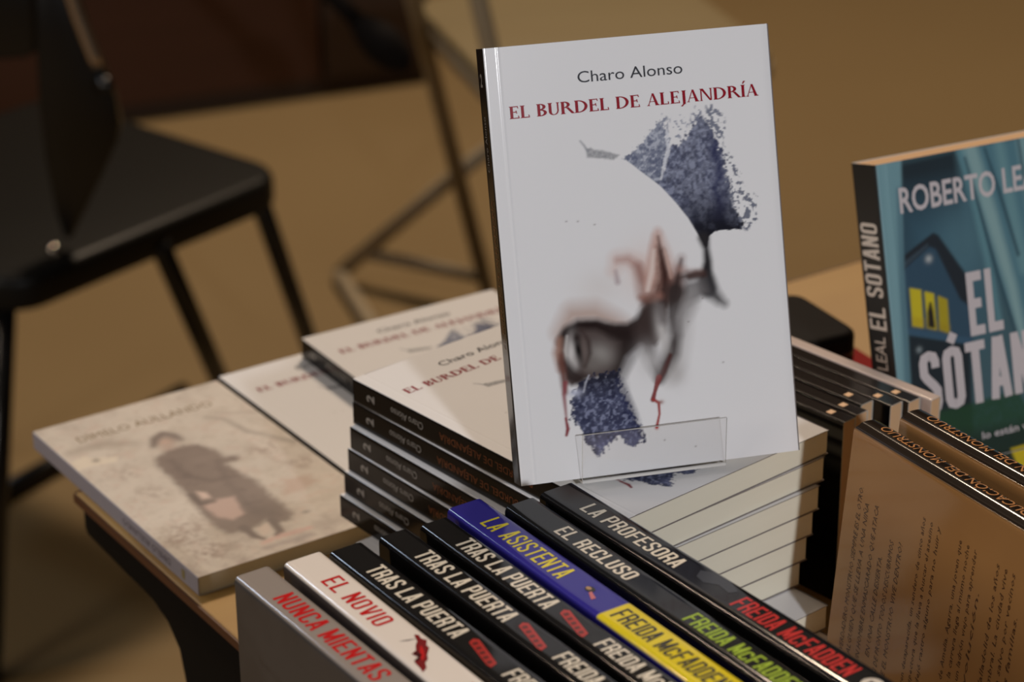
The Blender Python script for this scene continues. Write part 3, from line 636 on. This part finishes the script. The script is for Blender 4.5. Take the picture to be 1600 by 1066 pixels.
NST = [((-.0895, 1.2680), (.1695, 1.1993), 40.9, 'white novel lying at the top of the tall stack, right under the clear stand'),
       ((-.0901, 1.2694), (.1678, 1.1925), 39.9, 'second white novel from the top of the tall stack under the stand'),
       ((-.0920, 1.2667), (.1643, 1.1858), 39.2, 'third white novel from the top of the tall stack under the stand'),
       ((-.0938, 1.2680), (.1619, 1.1805), 38.5, 'fourth white novel from the top of the tall stack under the stand'),
       ((-.0964, 1.2675), (.1596, 1.1790), 38.2, 'fifth white novel from the top of the tall stack under the stand'),
       ((-.0993, 1.2666), (.1571, 1.1773), 37.9, 'sixth white novel from the top of the tall stack, sticking out furthest left')]
for i, (a, b, r_, lab) in enumerate(NST): stack_book(a, b, .1166-.0145*(i+1)-.0000, r_, lab)
def tf_book(tf, z, rot, label):
    a = R(rot); e = Vector((math.cos(a), math.sin(a))); s = Vector((math.sin(a), -math.cos(a)))
    o = Vector(tf) - e*BUR['W'] - s*BUR['H']; return copy_thing(proto, label, put_flat(BUR, o.x, o.y, z, rot), GR)
tf_book((.1683, 1.1632), .0148, 40, 'white novel second from the bottom of the tall stack, pages sticking out')
tf_book((.1732, 1.1503), .0001, 40, 'white novel at the very bottom of the tall stack, lying on the table')
hl = DH + E2*.1322
copy_thing(proto, 'white novel lying flat on the table right beside the faded photo cover book', put_flat(BUR, hl.x, hl.y, .0001, 33.85), GR)
copy_thing(proto, 'white novel with its black spine showing, laid over another one behind the tall stack', put_flat(BUR, -.1400, 1.5150, .0147, 32.0), GR)

# clear stand
clear = bpy.data.materials.new('clear_acrylic'); clear.use_nodes = True; nt = clear.node_tree
for k in list(nt.nodes):
    if k.type != 'OUTPUT_MATERIAL': nt.nodes.remove(k)
tr = nt.nodes.new('ShaderNodeBsdfTransparent'); gl = nt.nodes.new('ShaderNodeBsdfGlossy'); gl.inputs['Roughness'].default_value = .03
mx = nt.nodes.new('ShaderNodeMixShader'); tr.inputs['Color'].default_value = (.985, .985, .985, 1)
lw = nt.nodes.new('ShaderNodeLayerWeight'); lw.inputs['Blend'].default_value = .5
pw = nt.nodes.new('ShaderNodeMath'); pw.operation = 'POWER'; pw.inputs[1].default_value = 5.0
fr = nt.nodes.new('ShaderNodeMath'); fr.operation = 'MULTIPLY_ADD'; fr.inputs[1].default_value = .9; fr.inputs[2].default_value = .035
nt.links.new(lw.outputs['Facing'], pw.inputs[0]); nt.links.new(pw.outputs[0], fr.inputs[0])
nt.links.new(fr.outputs[0], mx.inputs[0]); nt.links.new(tr.outputs[0], mx.inputs[1]); nt.links.new(gl.outputs[0], mx.inputs[2])
nt.links.new(mx.outputs[0], [k for k in nt.nodes if k.type == 'OUTPUT_MATERIAL'][0].inputs[0])
rim = mat('acrylic_edge', (205, 202, 198), .2, spec=.6)
def sheet(name, o, a, b, n, t, parent):
    """a clear plate spanned by a and b from o, t thick along n; its sawn edges are greyer"""
    P = [o, o+a, o+a+b, o+b]; V = [tuple(p) for p in P] + [tuple(p+n*t) for p in P]
    F = [(0, 3, 2, 1), (4, 5, 6, 7)] + [(i, (i+1) % 4, (i+1) % 4+4, i+4) for i in range(4)]
    return mesh(name, V, F, None, parent, mats=[clear, rim], fm=[0, 0, 1, 1, 1, 1])
def stand(label, M, E_, U_, NB, T, u0, u1, lip):
    t = empty('acrylic_book_stand', label, 'book stand')
    fo = M.translation - NB*T; t.location = fo + E_*(u0+u1)/2
    o0 = E_*(-(u1-u0)/2); bk = Vector((-E_.y, E_.x, 0)); g = .0004
    sheet('shelf', o0 - U_*(g+.0012) - bk*.0026, E_*(u1-u0), NB*(T+g) + bk*.0026, U_, .0012, t)
    sheet('front_lip', o0 - bk*.0026 - U_*g, E_*(u1-u0), Vector((0, 0, lip)), bk, .0012, t)
    b0 = o0 + NB*(T+g) - U_*g
    sheet('back_plate', b0, E_*(u1-u0), U_*.11, NB, .0012, t)
    k = b0 + U_*.106 + NB*.0016; d = bk*.055; drop = (fo.z + k.z) - FLOOR_AT
    sheet('rear_strut', k, E_*(u1-u0), d - Vector((0, 0, drop)), bk, .0012, t)
    return t
FLOOR_AT = TZ+.1168
stand('clear acrylic stand with a low front lip holding the upright white novel', M, E_, U_, NB, BUR['T'], .0320, .1090, .026)

# ------------------------------------------------------------------ the faded photo cover book at the table corner
DIM = dict(W=.131, H=.2236, T=.0122, canvas=paint_photo_cover(), spine=(146, 142, 152), back=(170, 160, 150), r=.001, edge=2)
t = empty('paperback_book', 'pale paperback with a faded photo of a person in a coat', 'book', put_flat(DIM, DH.x, DH.y, .0001, DR))
make_cover(DIM, t, .4, 0); make_pages(DIM, t, 'cream')
pale = mat('ink_pale_brown', (158, 140, 116), .12, spec=.4); vio = mat('ink_violet_grey', (112, 104, 112), .12, spec=.4)
lettering('title_lettering', face2d('DÍMELO AULLANDO', 2), pale, t, .0080, (.0180, DIM['H']-.0318), on_front(DIM), .094)
lettering('spine_title', face2d('DÍMELO AULLANDO', 2), vio, t, .0042, (.034, -.0021), on_spine_up(DIM), .062)
lettering('spine_mark', ([(0, 0), (1, 0), (1, 1), (0, 1)], [(0, 1, 2, 3)], 1), mat('ink_olive', (136, 124, 84), .4), t, .0060, (.016, -.0030), on_spine_up(DIM), .004)

# ------------------------------------------------------------------ the front row of thrillers standing on their fore-edges
cream = mat('ink_cream', (222, 212, 194), .12, spec=.4); nred = mat('ink_red', (190, 28, 30), .12, spec=.4); yel = mat('ink_yellow', (222, 204, 44), .12, spec=.4)
lime = mat('ink_lime', (150, 178, 36), .12, spec=.4); blk = mat('ink_black', (26, 25, 24), .12, spec=.4); matred = mat('ink_doormat_red', (168, 40, 36), .12, spec=.4); matdark = mat('ink_doormat_dark', (92, 26, 24), .12, spec=.4)
paleink = mat('ink_pale', (206, 196, 184), .12, spec=.4)
def poly_part(name, pts, m, parent, mapper):
    bm = bmesh.new(); vs = [bm.verts.new(mapper(a, b)) for a, b in pts]; f = bm.faces.new(vs); bmesh.ops.triangulate(bm, faces=[f])
    me = bpy.data.meshes.new(name); bm.to_mesh(me); bm.free(); me.materials.append(m)
    o = bpy.data.objects.new(name, me); col.objects.link(o); o.parent = parent; return o
THR = 'thrillers standing spine up in the front row'
AUTH = block('FREIDA McFADDEN', .41, .125, .085, .26)
def thriller(label, mid, d, T, spine, back, front, title, tx, t_ink, a_ink, th, t0, t1, ah, a0, al=.0735, pages='cream', rows=24, bcan=None, W=.152, ztop=.152, logo=True, rough=.08):
    B = dict(W=W, H=.232, T=T, spine=spine, back=back, front=front, r=.0028, rows=rows, back_canvas=bcan)
    o = empty('paperback_thriller', label, 'book', put_spine_up(B, mid[0], mid[1], d, ztop), THR)
    make_cover(B, o, rough, 0, crease=False); make_pages(B, o, pages); g = on_spine_down(B)
    lettering('title_lettering', tx, t_ink, o, th, (t0, -th/2), g, t1-t0)
    lettering('author_lettering', AUTH, a_ink, o, ah, (a0, -ah/2), g, al)
    if logo:
        k = B['H']-.0125; poly_part('publisher_mark', [(k+.0052*math.cos(R(a)), .0052*math.sin(R(a))) for a in range(0, 360, 15)], paleink, o, g)
        h = lambda a, b: (-EPS*1.8,) + g(a, b)[1:]
        poly_part('publisher_bird', [(k-.002, -.002), (k+.0005, -.0028), (k+.0026, -.001), (k+.001, .0004), (k+.0022, .0024), (k-.0006, .0016), (k-.0024, .002)], blk, o, h)
    return o, B
TT = block('TRAS LA PUERTA', .40, .125, .085, .24)
nb = Canvas(152, 232, 2.5, (72, 69, 69)); q1 = nb.noise(30, 4, 41); nb.blend(np.clip((q1-.42)*3, 0, 1)*.5, (54, 51, 51)); nb.stroke([(118, 20), (112, 60), (116, 120)], 2, (54, 50, 50), 3, .6)
thriller('grey thriller with red lettering, at the left end of the front row', (-.1188, .9912), -55.3, .0189, (146, 136, 128), (62, 59, 59), (120, 112, 108), 'n', block('NUNCA MIENTAS', .40, .125, .085, .24), nred, nred, .0104, .0268, .1110, .0104, .134, bcan=nb)
o, B = thriller('white thriller with a red dress on its spine, between grey and black books', (-.0967, 1.0037), -56.0, .0208, (226, 216, 206), (64, 58, 58), (226, 216, 206), 'n', block('EL NOVIO', .40, .12, .10, .26), nred, nred, .0100, .0240, .0722, .0100, .134)
g = on_spine_down(B); dred = mat('ink_dark_red', (120, 24, 28), .12, spec=.4)
dr = poly_part('dress_picture', [(.0870, .0052), (.0885, .0068), (.0915, .0060), (.0940, .0074), (.0975, .0050), (.1000, .0048), (.1040, .0012), (.1075, -.0006), (.1090, -.0030), (.1130, -.0048), (.1150, -.0080), (.1120, -.0072), (.1060, -.0066), (.1040, -.0030), (.1000, -.0042), (.0985, -.0010), (.0950, .0010), (.0925, .0034)], dred, o, g)
gh = lambda a, b: (-EPS*1.6,)+g(a, b)[1:]
poly_part('dress_fold', [(.0960, .0030), (.1000, .0020), (.1046, -.0004), (.1075, -.0034), (.1040, -.0022), (.0990, .0006)], nred, dr, gh)
poly_part('dress_shade', [(.0990, -.0010), (.1030, -.0008), (.1066, -.0050), (.1052, -.0062), (.1036, -.0030), (.1002, -.0038)], mat('ink_maroon', (70, 18, 22), .12, spec=.4), dr, gh)
poly_part('dress_twig', [(.0905, .0046), (.0900, .0004), (.0880, -.0034), (.0888, .0000)], mat('ink_twig', (120, 108, 104), .12, spec=.4), dr, g)
for mid, d, T, lab in (((-.0775, 1.0129), -55.4, .0186, 'black thriller with cream lettering, right beside the white one in the front row'),
                       ((-.0560, 1.0260), -55.4, .0166, 'middle one of the three black thrillers with the same cream title and red doormat'),
                       ((-.0372, 1.0370), -55.8, .0164, 'black thriller with cream lettering, on the left of the blue and yellow one')):
    o, B = thriller(lab, mid, d, T, (24, 23, 23), (11, 10, 10), (24, 23, 23), 't', TT, cream, cream, .0098, .0236, .0962, .0092, .1325)
    g = on_spine_down(B); rg = np.random.default_rng(5)
    dm = poly_part('doormat_picture', [(.1015, .0022), (.1035, .0040), (.1240, -.0008), (.1252, -.0046), (.1225, -.0050), (.1030, -.0010)], matred, o, g)
    hh = lambda a, b: (-EPS*1.6,)+g(a, b)[1:]
    for k in range(5):
        a0 = .1045+.004*k; sh = -.0009*k
        poly_part('doormat_letter', [(a0, .0022+sh), (a0+.0022, .0017+sh), (a0+.0019, -.0008+sh), (a0-.0003, -.0003+sh)], matdark, dm, hh)
bl, yl = np.array((52, 46, 138)), np.array((222, 200, 40))
rows_sp = lambda y: bl if y < .1195 else yl
o, B = thriller('blue and yellow thriller, the brightest spine of the front row', (-.0231, 1.0541), -56.0, .0203, rows_sp, (34, 30, 104), (52, 46, 138), 'a', block('LA ASISTENTA', .40, .11, .12, .34), yel, blk, .0108, .0205, .0840, .0104, .1232, rows=233)
g = on_spine_down(B); hh = lambda a, b: (-EPS*1.6,)+g(a, b)[1:]
em = poly_part('keyhole_picture', [(.1000+.0028*math.cos(R(a)), .0012+.0022*math.sin(R(a))) for a in range(0, 360, 24)], blk, o, g)
poly_part('key_shank', [(.1020, .0006), (.1022, -.0012), (.1078, -.0038), (.1080, -.0014)], mat('ink_pink', (192, 104, 110), .12, spec=.4), em, hh)
poly_part('keyhole_eye', [(.0990+.0016*math.cos(R(a)), .0012+.0012*math.sin(R(a))) for a in range(0, 360, 30)], mat('ink_sand', (170, 132, 92), .12, spec=.4), em, hh)
thriller('black thriller with a cream title and lime green author name', (.0033, 1.0552), -55.6, .0180, (24, 25, 26), (10, 10, 10), (32, 33, 34), 'r', block('EL RECLUSO', .40, .125, .09, .26), cream, lime, .0088, .0330, .0890, .0094, .1300)
o, B = thriller('black thriller with a cream title and red author name, rightmost in its row', (.0210, 1.0691), -54.3, .0208, (20, 20, 22), (9, 9, 9), (26, 26, 28), 'p', block('LA PROFESORA', .40, .12, .09, .26), cream, nred, .0092, .0236, .0940, .0106, .1335, .0745)
g = on_spine_down(B)
poly_part('cover_picture', [(.103, .004), (.108, .0075), (.120, .008), (.128, .005), (.126, .001), (.118, .002), (.112, -.002), (.106, -.001)], mat('ink_slate', (40, 46, 56), .12, spec=.4), o, g)

# ------------------------------------------------------------------ orange-backed novels on the right, spine up
MB = dict(W=.152, H=.232, T=.0180, r=.0030, bulge=.0016, rows=60, spine=(34, 26, 20), front=(24, 22, 22))
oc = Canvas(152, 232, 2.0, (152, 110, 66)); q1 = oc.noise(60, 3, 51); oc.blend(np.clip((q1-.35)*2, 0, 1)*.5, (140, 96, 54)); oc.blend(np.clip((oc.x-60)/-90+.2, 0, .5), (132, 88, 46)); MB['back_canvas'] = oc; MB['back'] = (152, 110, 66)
gold = mat('ink_gold', (196, 138, 88), .12, spec=.4); bink = mat('ink_back_text', (78, 54, 38), .12, spec=.4)
MG = 'two novels with golden lettering on brown spines'
M1 = put_spine_up(MB, .1799, 1.1352, -59.0, .152, 5.0)
t = empty('paperback_novel', 'nearer novel with golden spine lettering and orange back cover, facing the camera', 'book', M1, MG)
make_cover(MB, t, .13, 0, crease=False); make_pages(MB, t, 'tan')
lettering('title_lettering', face2d('LA EDUCACIÓN DEL MONSTRUO', 3), gold, t, .0062, (MB['H']-.1345, -.0045), on_spine_up(MB), .1245)
lettering('author_lettering', face2d('JUAN GALLARDO', 3), gold, t, .0050, (.024, -.0035), on_spine_up(MB), .055) if False else None
lines = [('EL VERDADERO MONSTRUO SIEMPRE ES EL OTRO.', .0130, .0287), ('ES ALGUIEN QUE SE LLEVA A UNA NIÑA', .0188, .0355), ('O UN HOMBRE ENMASCARADO QUE ATACA', .0262, .0335), ('EN UNA CALLE DESIERTA.', .0335, .0585), ('¿Y SI DE PRONTO TODOS DESCUBRIMOS', .0404, .0465), ('QUE EL MONSTRUO VIVE DENTRO?', .0469, .0447)]
L0 = .024
bv, bf = [], []
def add_line(s, y, x0, x1, h, shear):
    v, f, wd = face2d(s, 1, shear); b = len(bv); k = (x1-x0)/wd
    bv.extend([(MB['W']-(x0+a*k), MB['H']-y+c*h, -EPS) for a, c in v]); bf.extend([tuple(q+b for q in p) for p in f])
for s, y, e in lines: add_line(s, y, L0 if e < .05 else L0+.012, MB['W']-e, .0030, .25)
para = [['Una joven desaparecida, un sendero de cinco años', 'y una inspectora que la lleva a buscar el asesino', 'que no dejó rastro alguno para no huir y'],
        ['de la muerte de Amelia. Agarra, una joven que', 'vuelve cuando la carrera llega al mismo noche', 'y pide ayuda a un ladrón viejo para aprender', 'a la revolución.'],
        ['la policía, el Valladolid de los años', 'de Francisco Umbral. La ciudad vive', 'y rápidamente a salvo por vecinos', 'cercada en las familias.']]
for P_, y0 in zip(para, (.0607, .0876, .1147)):
    for k, s in enumerate(P_): add_line(s, y0+.0055*k, L0-.004, MB['W']-(.0243 if k < 3 else .045), .0026, .2)
mesh('back_cover_text', bv, bf, bink, t)
M2 = put_spine_up(MB, .2046, 1.1465, -57.5, .152, 4.0)
copy_thing(t, 'farther novel with golden spine lettering, behind the one showing its orange back', M2, MG)

# ------------------------------------------------------------------ thin pocket books, spine up, right of the tall stack
PG = 'thin dark pocket books with a gold square on the spine'
PB = dict(W=.112, H=.165, T=.0104, spine=(34, 28, 25), back=(10, 9, 9), front=(30, 26, 24), r=.0010, rows=20)
pd = R(-48); pdd = Vector((math.cos(pd), math.sin(pd))); pn = Vector((math.sin(-pd), math.cos(pd)))
goldm = mat('gold_square', (206, 160, 112), .35)
def pocket(n, s, label, first=None, B=PB, d=-48, nm='pocket_book'):
    mid = pn*(n+B['T']/2) + pdd*(s-B['H']); Mx = put_spine_up(B, mid.x, mid.y, d, .112)
    if first: return copy_thing(first, label, Mx, PG)
    o = empty(nm, label, 'book', Mx, PG if B is PB else None)
    make_cover(B, o, .12, 0, crease=False); make_pages(B, o, 'tan'); g = on_spine_down(B)
    if B is PB:
        k = B['H']-.0135; prism('gold_square', [(k-.0019, -.0022), (k+.0019, -.0022), (k+.0019, .0022), (k-.0019, .0022)], EPS*.2, EPS*1.2, goldm, o, M=Matrix(((0, 0, -1, 0), (-1, 0, 0, B['H']), (0, 1, 0, B['T']/2), (0, 0, 0, 1))))
    return o
p0 = pocket(.9470, -.7837, 'thin dark pocket book closest to the tall white stack')
for n, s, lab in ((.9585, -.7850, 'second thin dark pocket book counted from the tall white stack'), (.9704, -.7914, 'middle one of the five thin dark pocket books, set back furthest'),
                  (.9812, -.7795, 'fourth thin dark pocket book counted from the tall white stack'), (.9920, -.7757, 'thin dark pocket book beside the pale one, fifth from the tall white stack')):
    pocket(n, s, lab, p0)
WB = dict(W=.1125, H=.165, T=.0085, spine=(196, 178, 168), back=(190, 170, 160), front=(196, 178, 168), r=.0010, rows=20)
pocket(1.0032, -.7689, 'thin pale pocket book with a blank spine, last in the row by the blue book', None, WB, -48)

# ------------------------------------------------------------------ red book with a black case on it, behind the pocket books
RB = dict(W=.13, H=.19, T=.030, spine=(150, 12, 10), back=(150, 12, 10), front=(150, 12, 10), r=.002, rows=20)
a = R(27.5); e = Vector((math.cos(a), math.sin(a))); s = Vector((math.sin(a), -math.cos(a))); o = Vector((.255, 1.432)) - e*RB['W'] - s*RB['H']
t = empty('hardcover_book', 'red book lying flat under a black case, beside the blue house book', 'book', put_flat(RB, o.x, o.y, .0001, 27.5))
make_cover(RB, t, .2, 0, crease=False); make_pages(RB, t, 'tan')
o = Vector((.2225, 1.448)) - e*.12
bc = empty('zip_case', 'small black case lying on the red book behind the pocket books', 'case', Matrix.Translation((o.x, o.y, TZ+.0303)) @ Matrix.Rotation(a, 4, 'Z'))
casem = mat('black_fabric', (26, 22, 20), .7, noise=((20, 17, 16), (300, 300, 300), 2.0), spec=.08)
prism('case_body', [(x, y) for x, y in rounded(.12, .074, .012)], 0, .031, casem, bc, .005)
zp = [(x*1.0, y) for x, y in rounded(.1204, .0744, .012)]
prism('zip_band', [(x-.0002, y-.0002) for x, y in zp], .0145, .0175, mat('zip_black', (14, 13, 13), .4), bc)

# ------------------------------------------------------------------ the blue house book, upright in its own stand
SB = dict(W=.1482, H=.205, T=.0266, canvas=paint_house_cover(), spine=(26, 29, 31), back=(40, 60, 70), r=.0016, edge=2, rows=60)
FLOOR_AT = TZ
M, E_, U_, NB = put_standing(.2343, 1.3088, .0095, 25.3, 15.55, SB['T'])
t = empty('paperback_novel', 'thick blue paperback with a lit house on its cover, upright at the right edge', 'book', M)
make_cover(SB, t, .38, 0); make_pages(SB, t, 'tan')
sil = mat('ink_silver', (206, 198, 200), .12, spec=.4); stn = mat('ink_stone', (216, 206, 196), .12, spec=.4)
f = on_front(SB); H = SB['H']
lettering('author_lettering', face2d('ROBERTO LEAL', 3, bold=.02), sil, t, .0143, (.0140, H-.0305), f, .1045)
lettering('title_lettering', block('EL', .34, .15, .075), sil, t, .0385, (.0545, H-.1118), f, .0238)
lettering('title_lettering', block('SÓTANO', .37, .15, .06), sil, t, .0378, (.0165, H-.1528), f, .0960)
lettering('tagline_lettering', face2d('lo están viendo', 2, bold=.01), sil, t, .0044, (.0560, H-.1752), f, .052)
g = on_spine_up(SB)
lettering('spine_title', block('EL SÓTANO'.replace('Ó', 'O'), .42, .14, .09, .3), stn, t, .0180, (H-.0990, -.0088), g, .0640)
lettering('spine_author', face2d('LEAL', 3), stn, t, .0115, (H-.1232, -.0056), g, .0200)
stand('clear acrylic stand behind the blue house book', M, E_, U_, NB, SB['T'], .045, .105, .022)

# ------------------------------------------------------------------ black chair on the left
seatm = mat('black_vinyl', (15, 14, 11), .45, spec=.22); blackp = mat('black_plastic', (12, 11, 11), .3, spec=.5); chrome = mat('dull_chrome', (190, 170, 148), .25, metal=.9)
ch = empty('folding_chair', 'black folding chair in the background on the left, backrest out of frame', 'chair')
ch.location = (-.435, 2.69, 0)
def cl(x, y, z): return (x-ch.location.x, y-ch.location.y, z+TZ)
n_ = Vector((-.6, -.75)).normalized(); l_ = Vector((-.76, .65)).normalized(); l_ = Vector((-n_.y*-1, n_.x*-1)) if False else l_
c0 = Vector((-.258, 2.715))
ang = math.atan2(n_.y, n_.x)
Ms = Matrix.Translation((c0.x-ch.location.x, c0.y-ch.location.y, TZ-.30)) @ Matrix(((n_.x, l_.x, 0, 0), (n_.y, l_.y, 0, 0), (0, 0, 1, 0), (0, 0, 0, 1)))
sp = []
for x, y in rounded(.43, .42, .045, 8): sp.append((x, y - (.03*math.sin(math.pi*min(max(x/.43, 0), 1)) if y < .2 else 0)))
prism('seat', sp, -.042, .0, seatm, ch, .012, 4, Ms)
bk = [(-0.4798, 0.0033), (-0.4844, -0.0644), (-0.4872, -0.1266), (-0.4861, -0.1901), (-0.4795, -0.2550), (-0.4730, -0.2828), (-0.4655, -0.2829), (-0.4448, -0.2444), (-0.4250, -0.2064), (-0.4084, -0.1731), (-0.4044, -0.1555), (-0.4077, -0.1274), (-0.4193, -0.0891), (-0.4298, -0.0547), (-0.4434, 0.0030)]
prism('backrest_bracket', [(x, z) for x, z in bk], -.011, .011, blackp, ch, .004, 2, Matrix.Translation((-ch.location.x, 2.47-ch.location.y, TZ)) @ Matrix(((1,0,0,0),(0,0,-1,0),(0,1,0,0),(0,0,0,1))))
bq = [(-0.7932, 0.0141), (-0.8045, -0.0675), (-0.5290, -0.0945), (-0.5022, -0.0927), (-0.4882, -0.0845), (-0.4773, 0.0109)]
prism('backrest', [(x, z) for x, z in bq], -.008, .008, blackp, ch, .003, 2, Matrix.Translation((-ch.location.x, 2.50-ch.location.y, TZ)) @ Matrix(((1,0,0,0),(0,0,-1,0),(0,1,0,0),(0,0,0,1))))
tube('chrome_edge', [cl(-0.4485, 2.4550, 0.0074), cl(-0.4401, 2.4550, -0.0329), cl(-0.4288, 2.4550, -0.0704), cl(-0.4225, 2.4550, -0.0910)], .006, chrome, ch)
tube('hinge_bolt', [cl(-0.4173, 2.4620, -0.1127), cl(-0.4136, 2.4400, -0.1053)], .009, blackp, ch)

tube('leg', [cl(-.385, 2.545, -.325), cl(-0.3377, 2.8772, -0.7500)], .012, blackp, ch)
tube('leg', [cl(-.300, 2.735, -.325), cl(-.245, 3.02, -.75)], .012, blackp, ch)
tube('leg', [cl(-.535, 2.44, -.325), cl(-.572, 2.33, -.75)], .012, blackp, ch)
tube('leg', [cl(-.62, 2.93, -.325), cl(-.68, 2.86, -.75)], .012, blackp, ch)
bm = bmesh.new(); bmesh.ops.create_uvsphere(bm, u_segments=20, v_segments=12, radius=.007); bm.transform(Matrix.Translation(cl(-.488, 2.472, -.2995)))  # shiny bead added at the seat edge, stands in for a lamp highlight there
me = bpy.data.meshes.new('glint_bead'); bm.to_mesh(me); bm.free(); me.materials.append(mat('glint_steel', (200, 190, 178), .12, metal=1.0)); me.polygons.foreach_set('use_smooth', [True]*len(me.polygons))
o = bpy.data.objects.new('glint_bead', me); col.objects.link(o); o.parent = ch
tube('cross_bar', [cl(-.660, 2.70, -.735), cl(-.44, 3.03, -.735)], .011, blackp, ch)

# ------------------------------------------------------------------ grey folding chair behind
tubem = mat('grey_tube', (156, 142, 118), .45); beige = mat('beige_seat', (122, 108, 78), .5, spec=.4)
c2 = empty('folding_chair', 'folding chair with a beige seat and thin grey metal legs, behind the upright novel', 'chair'); c2.location = (.11, 3.21, 0)
def k2(x, y, z): return (x-c2.location.x, y-c2.location.y, z+TZ)
NL, NR, FL_, FR_ = Vector((-.018, 2.965)), Vector((.350, 3.075)), Vector((-.135, 3.345)), Vector((.235, 3.46))
ex = (NR-NL); wd_ = ex.length; ex.normalize(); ey = (FL_-NL); dp_ = ey.length; ey.normalize()
M2s = Matrix.Translation((NL.x-c2.location.x, NL.y-c2.location.y, TZ-.30)) @ Matrix(((ex.x, ey.x, 0, 0), (ex.y, ey.y, 0, 0), (0, 0, 1, 0), (0, 0, 0, 1)))
prism('seat', rounded(wd_, dp_, .05, 8), -.004, .010, beige, c2, .004, 3, M2s)
prism('seat_rim', rounded(wd_+.008, dp_+.008, .054, 8), -.026, -.0045, tubem, c2, .004, 3, Matrix.Translation((-.004*ex.x-.004*ey.x, -.004*ex.y-.004*ey.y, 0)) @ M2s)
dv = NL-FL_
for k, off in ((0, Vector((0, 0))), (1, dv*.98)):
    tube('leg', [k2(-.215+off.x, 3.094+off.y, .21), k2(-.165+off.x, 3.158+off.y, -.05), k2(-.032+off.x, 3.33+off.y, -.738)], .0115, tubem, c2)
    tube('leg', [k2(.190+off.x, 3.30+off.y, -.322), k2(-.075+off.x, 3.365+off.y, -.555), k2(-.256+off.x, 3.43+off.y, -.738)], .0115, tubem, c2)
    tube('side_brace', [k2(-.222+off.x, 3.42+off.y, -.70), k2(-.038+off.x, 3.32+off.y, -.70)], .009, tubem, c2)
tube('cross_bar', [k2(-.256, 3.43, -.738), k2(-.256+dv.x*.98, 3.43+dv.y*.98, -.738)], .0115, tubem, c2)
tube('cross_bar', [k2(-.032, 3.33, -.738), k2(-.032+dv.x*.98, 3.33+dv.y*.98, -.738)], .0115, tubem, c2)

# ------------------------------------------------------------------ dark wooden cabinet and the bag in front of it
cb = empty('wooden_cabinet', 'dark brown wooden cabinet standing on the floor far behind on the left', 'cabinet')
cb.location = (-.160, 4.335, 0); cb.rotation_euler.z = R(22)
dw = mat('dark_wood', (70, 40, 24), .5, noise=((58, 32, 18), (4, 4, 40), 4.0), spec=.35); dw2 = mat('darker_wood', (62, 44, 32), .55, noise=((52, 37, 27), (4, 4, 40), 4.0), spec=.35)
box('body', (-1.6, .02, .0), (.02, .5, .85), dw2, cb, .004)
box('door_panel', (-1.0, .0, .035), (-.19, .0195, .83), dw, cb, .004)
box('door_panel', (-.18, .0, .035), (.018, .0195, .83), dw2, cb, .004)
bg = empty('shoulder_bag', 'small black bag hanging beside the folding chair with the beige seat', 'bag'); bg.location = (-0.1674, 3.12, TZ-0.2802)
bm = bmesh.new(); bmesh.ops.create_uvsphere(bm, u_segments=24, v_segments=14, radius=1)
for v in bm.verts:
    x, y, z = v.co; k = 1-.3*max(z, 0); v.co = (x*.027*k, y*.024*k, z*.052)
bm.transform(Matrix.Rotation(R(-46), 4, 'Y'))
me = bpy.data.meshes.new('bag_body'); bm.to_mesh(me); bm.free(); me.materials.append(casem); me.polygons.foreach_set('use_smooth', [True]*len(me.polygons))
ob = bpy.data.objects.new('bag_body', me); col.objects.link(ob); ob.parent = bg
tube('strap', [(-.03, 0, .03), (-.062, 0, .066), (-.11, .006, .115), (-.06, .01, .24), (-.228-bg.location.x, 3.070-bg.location.y, .21-(bg.location.z-TZ))], .012, casem, bg)
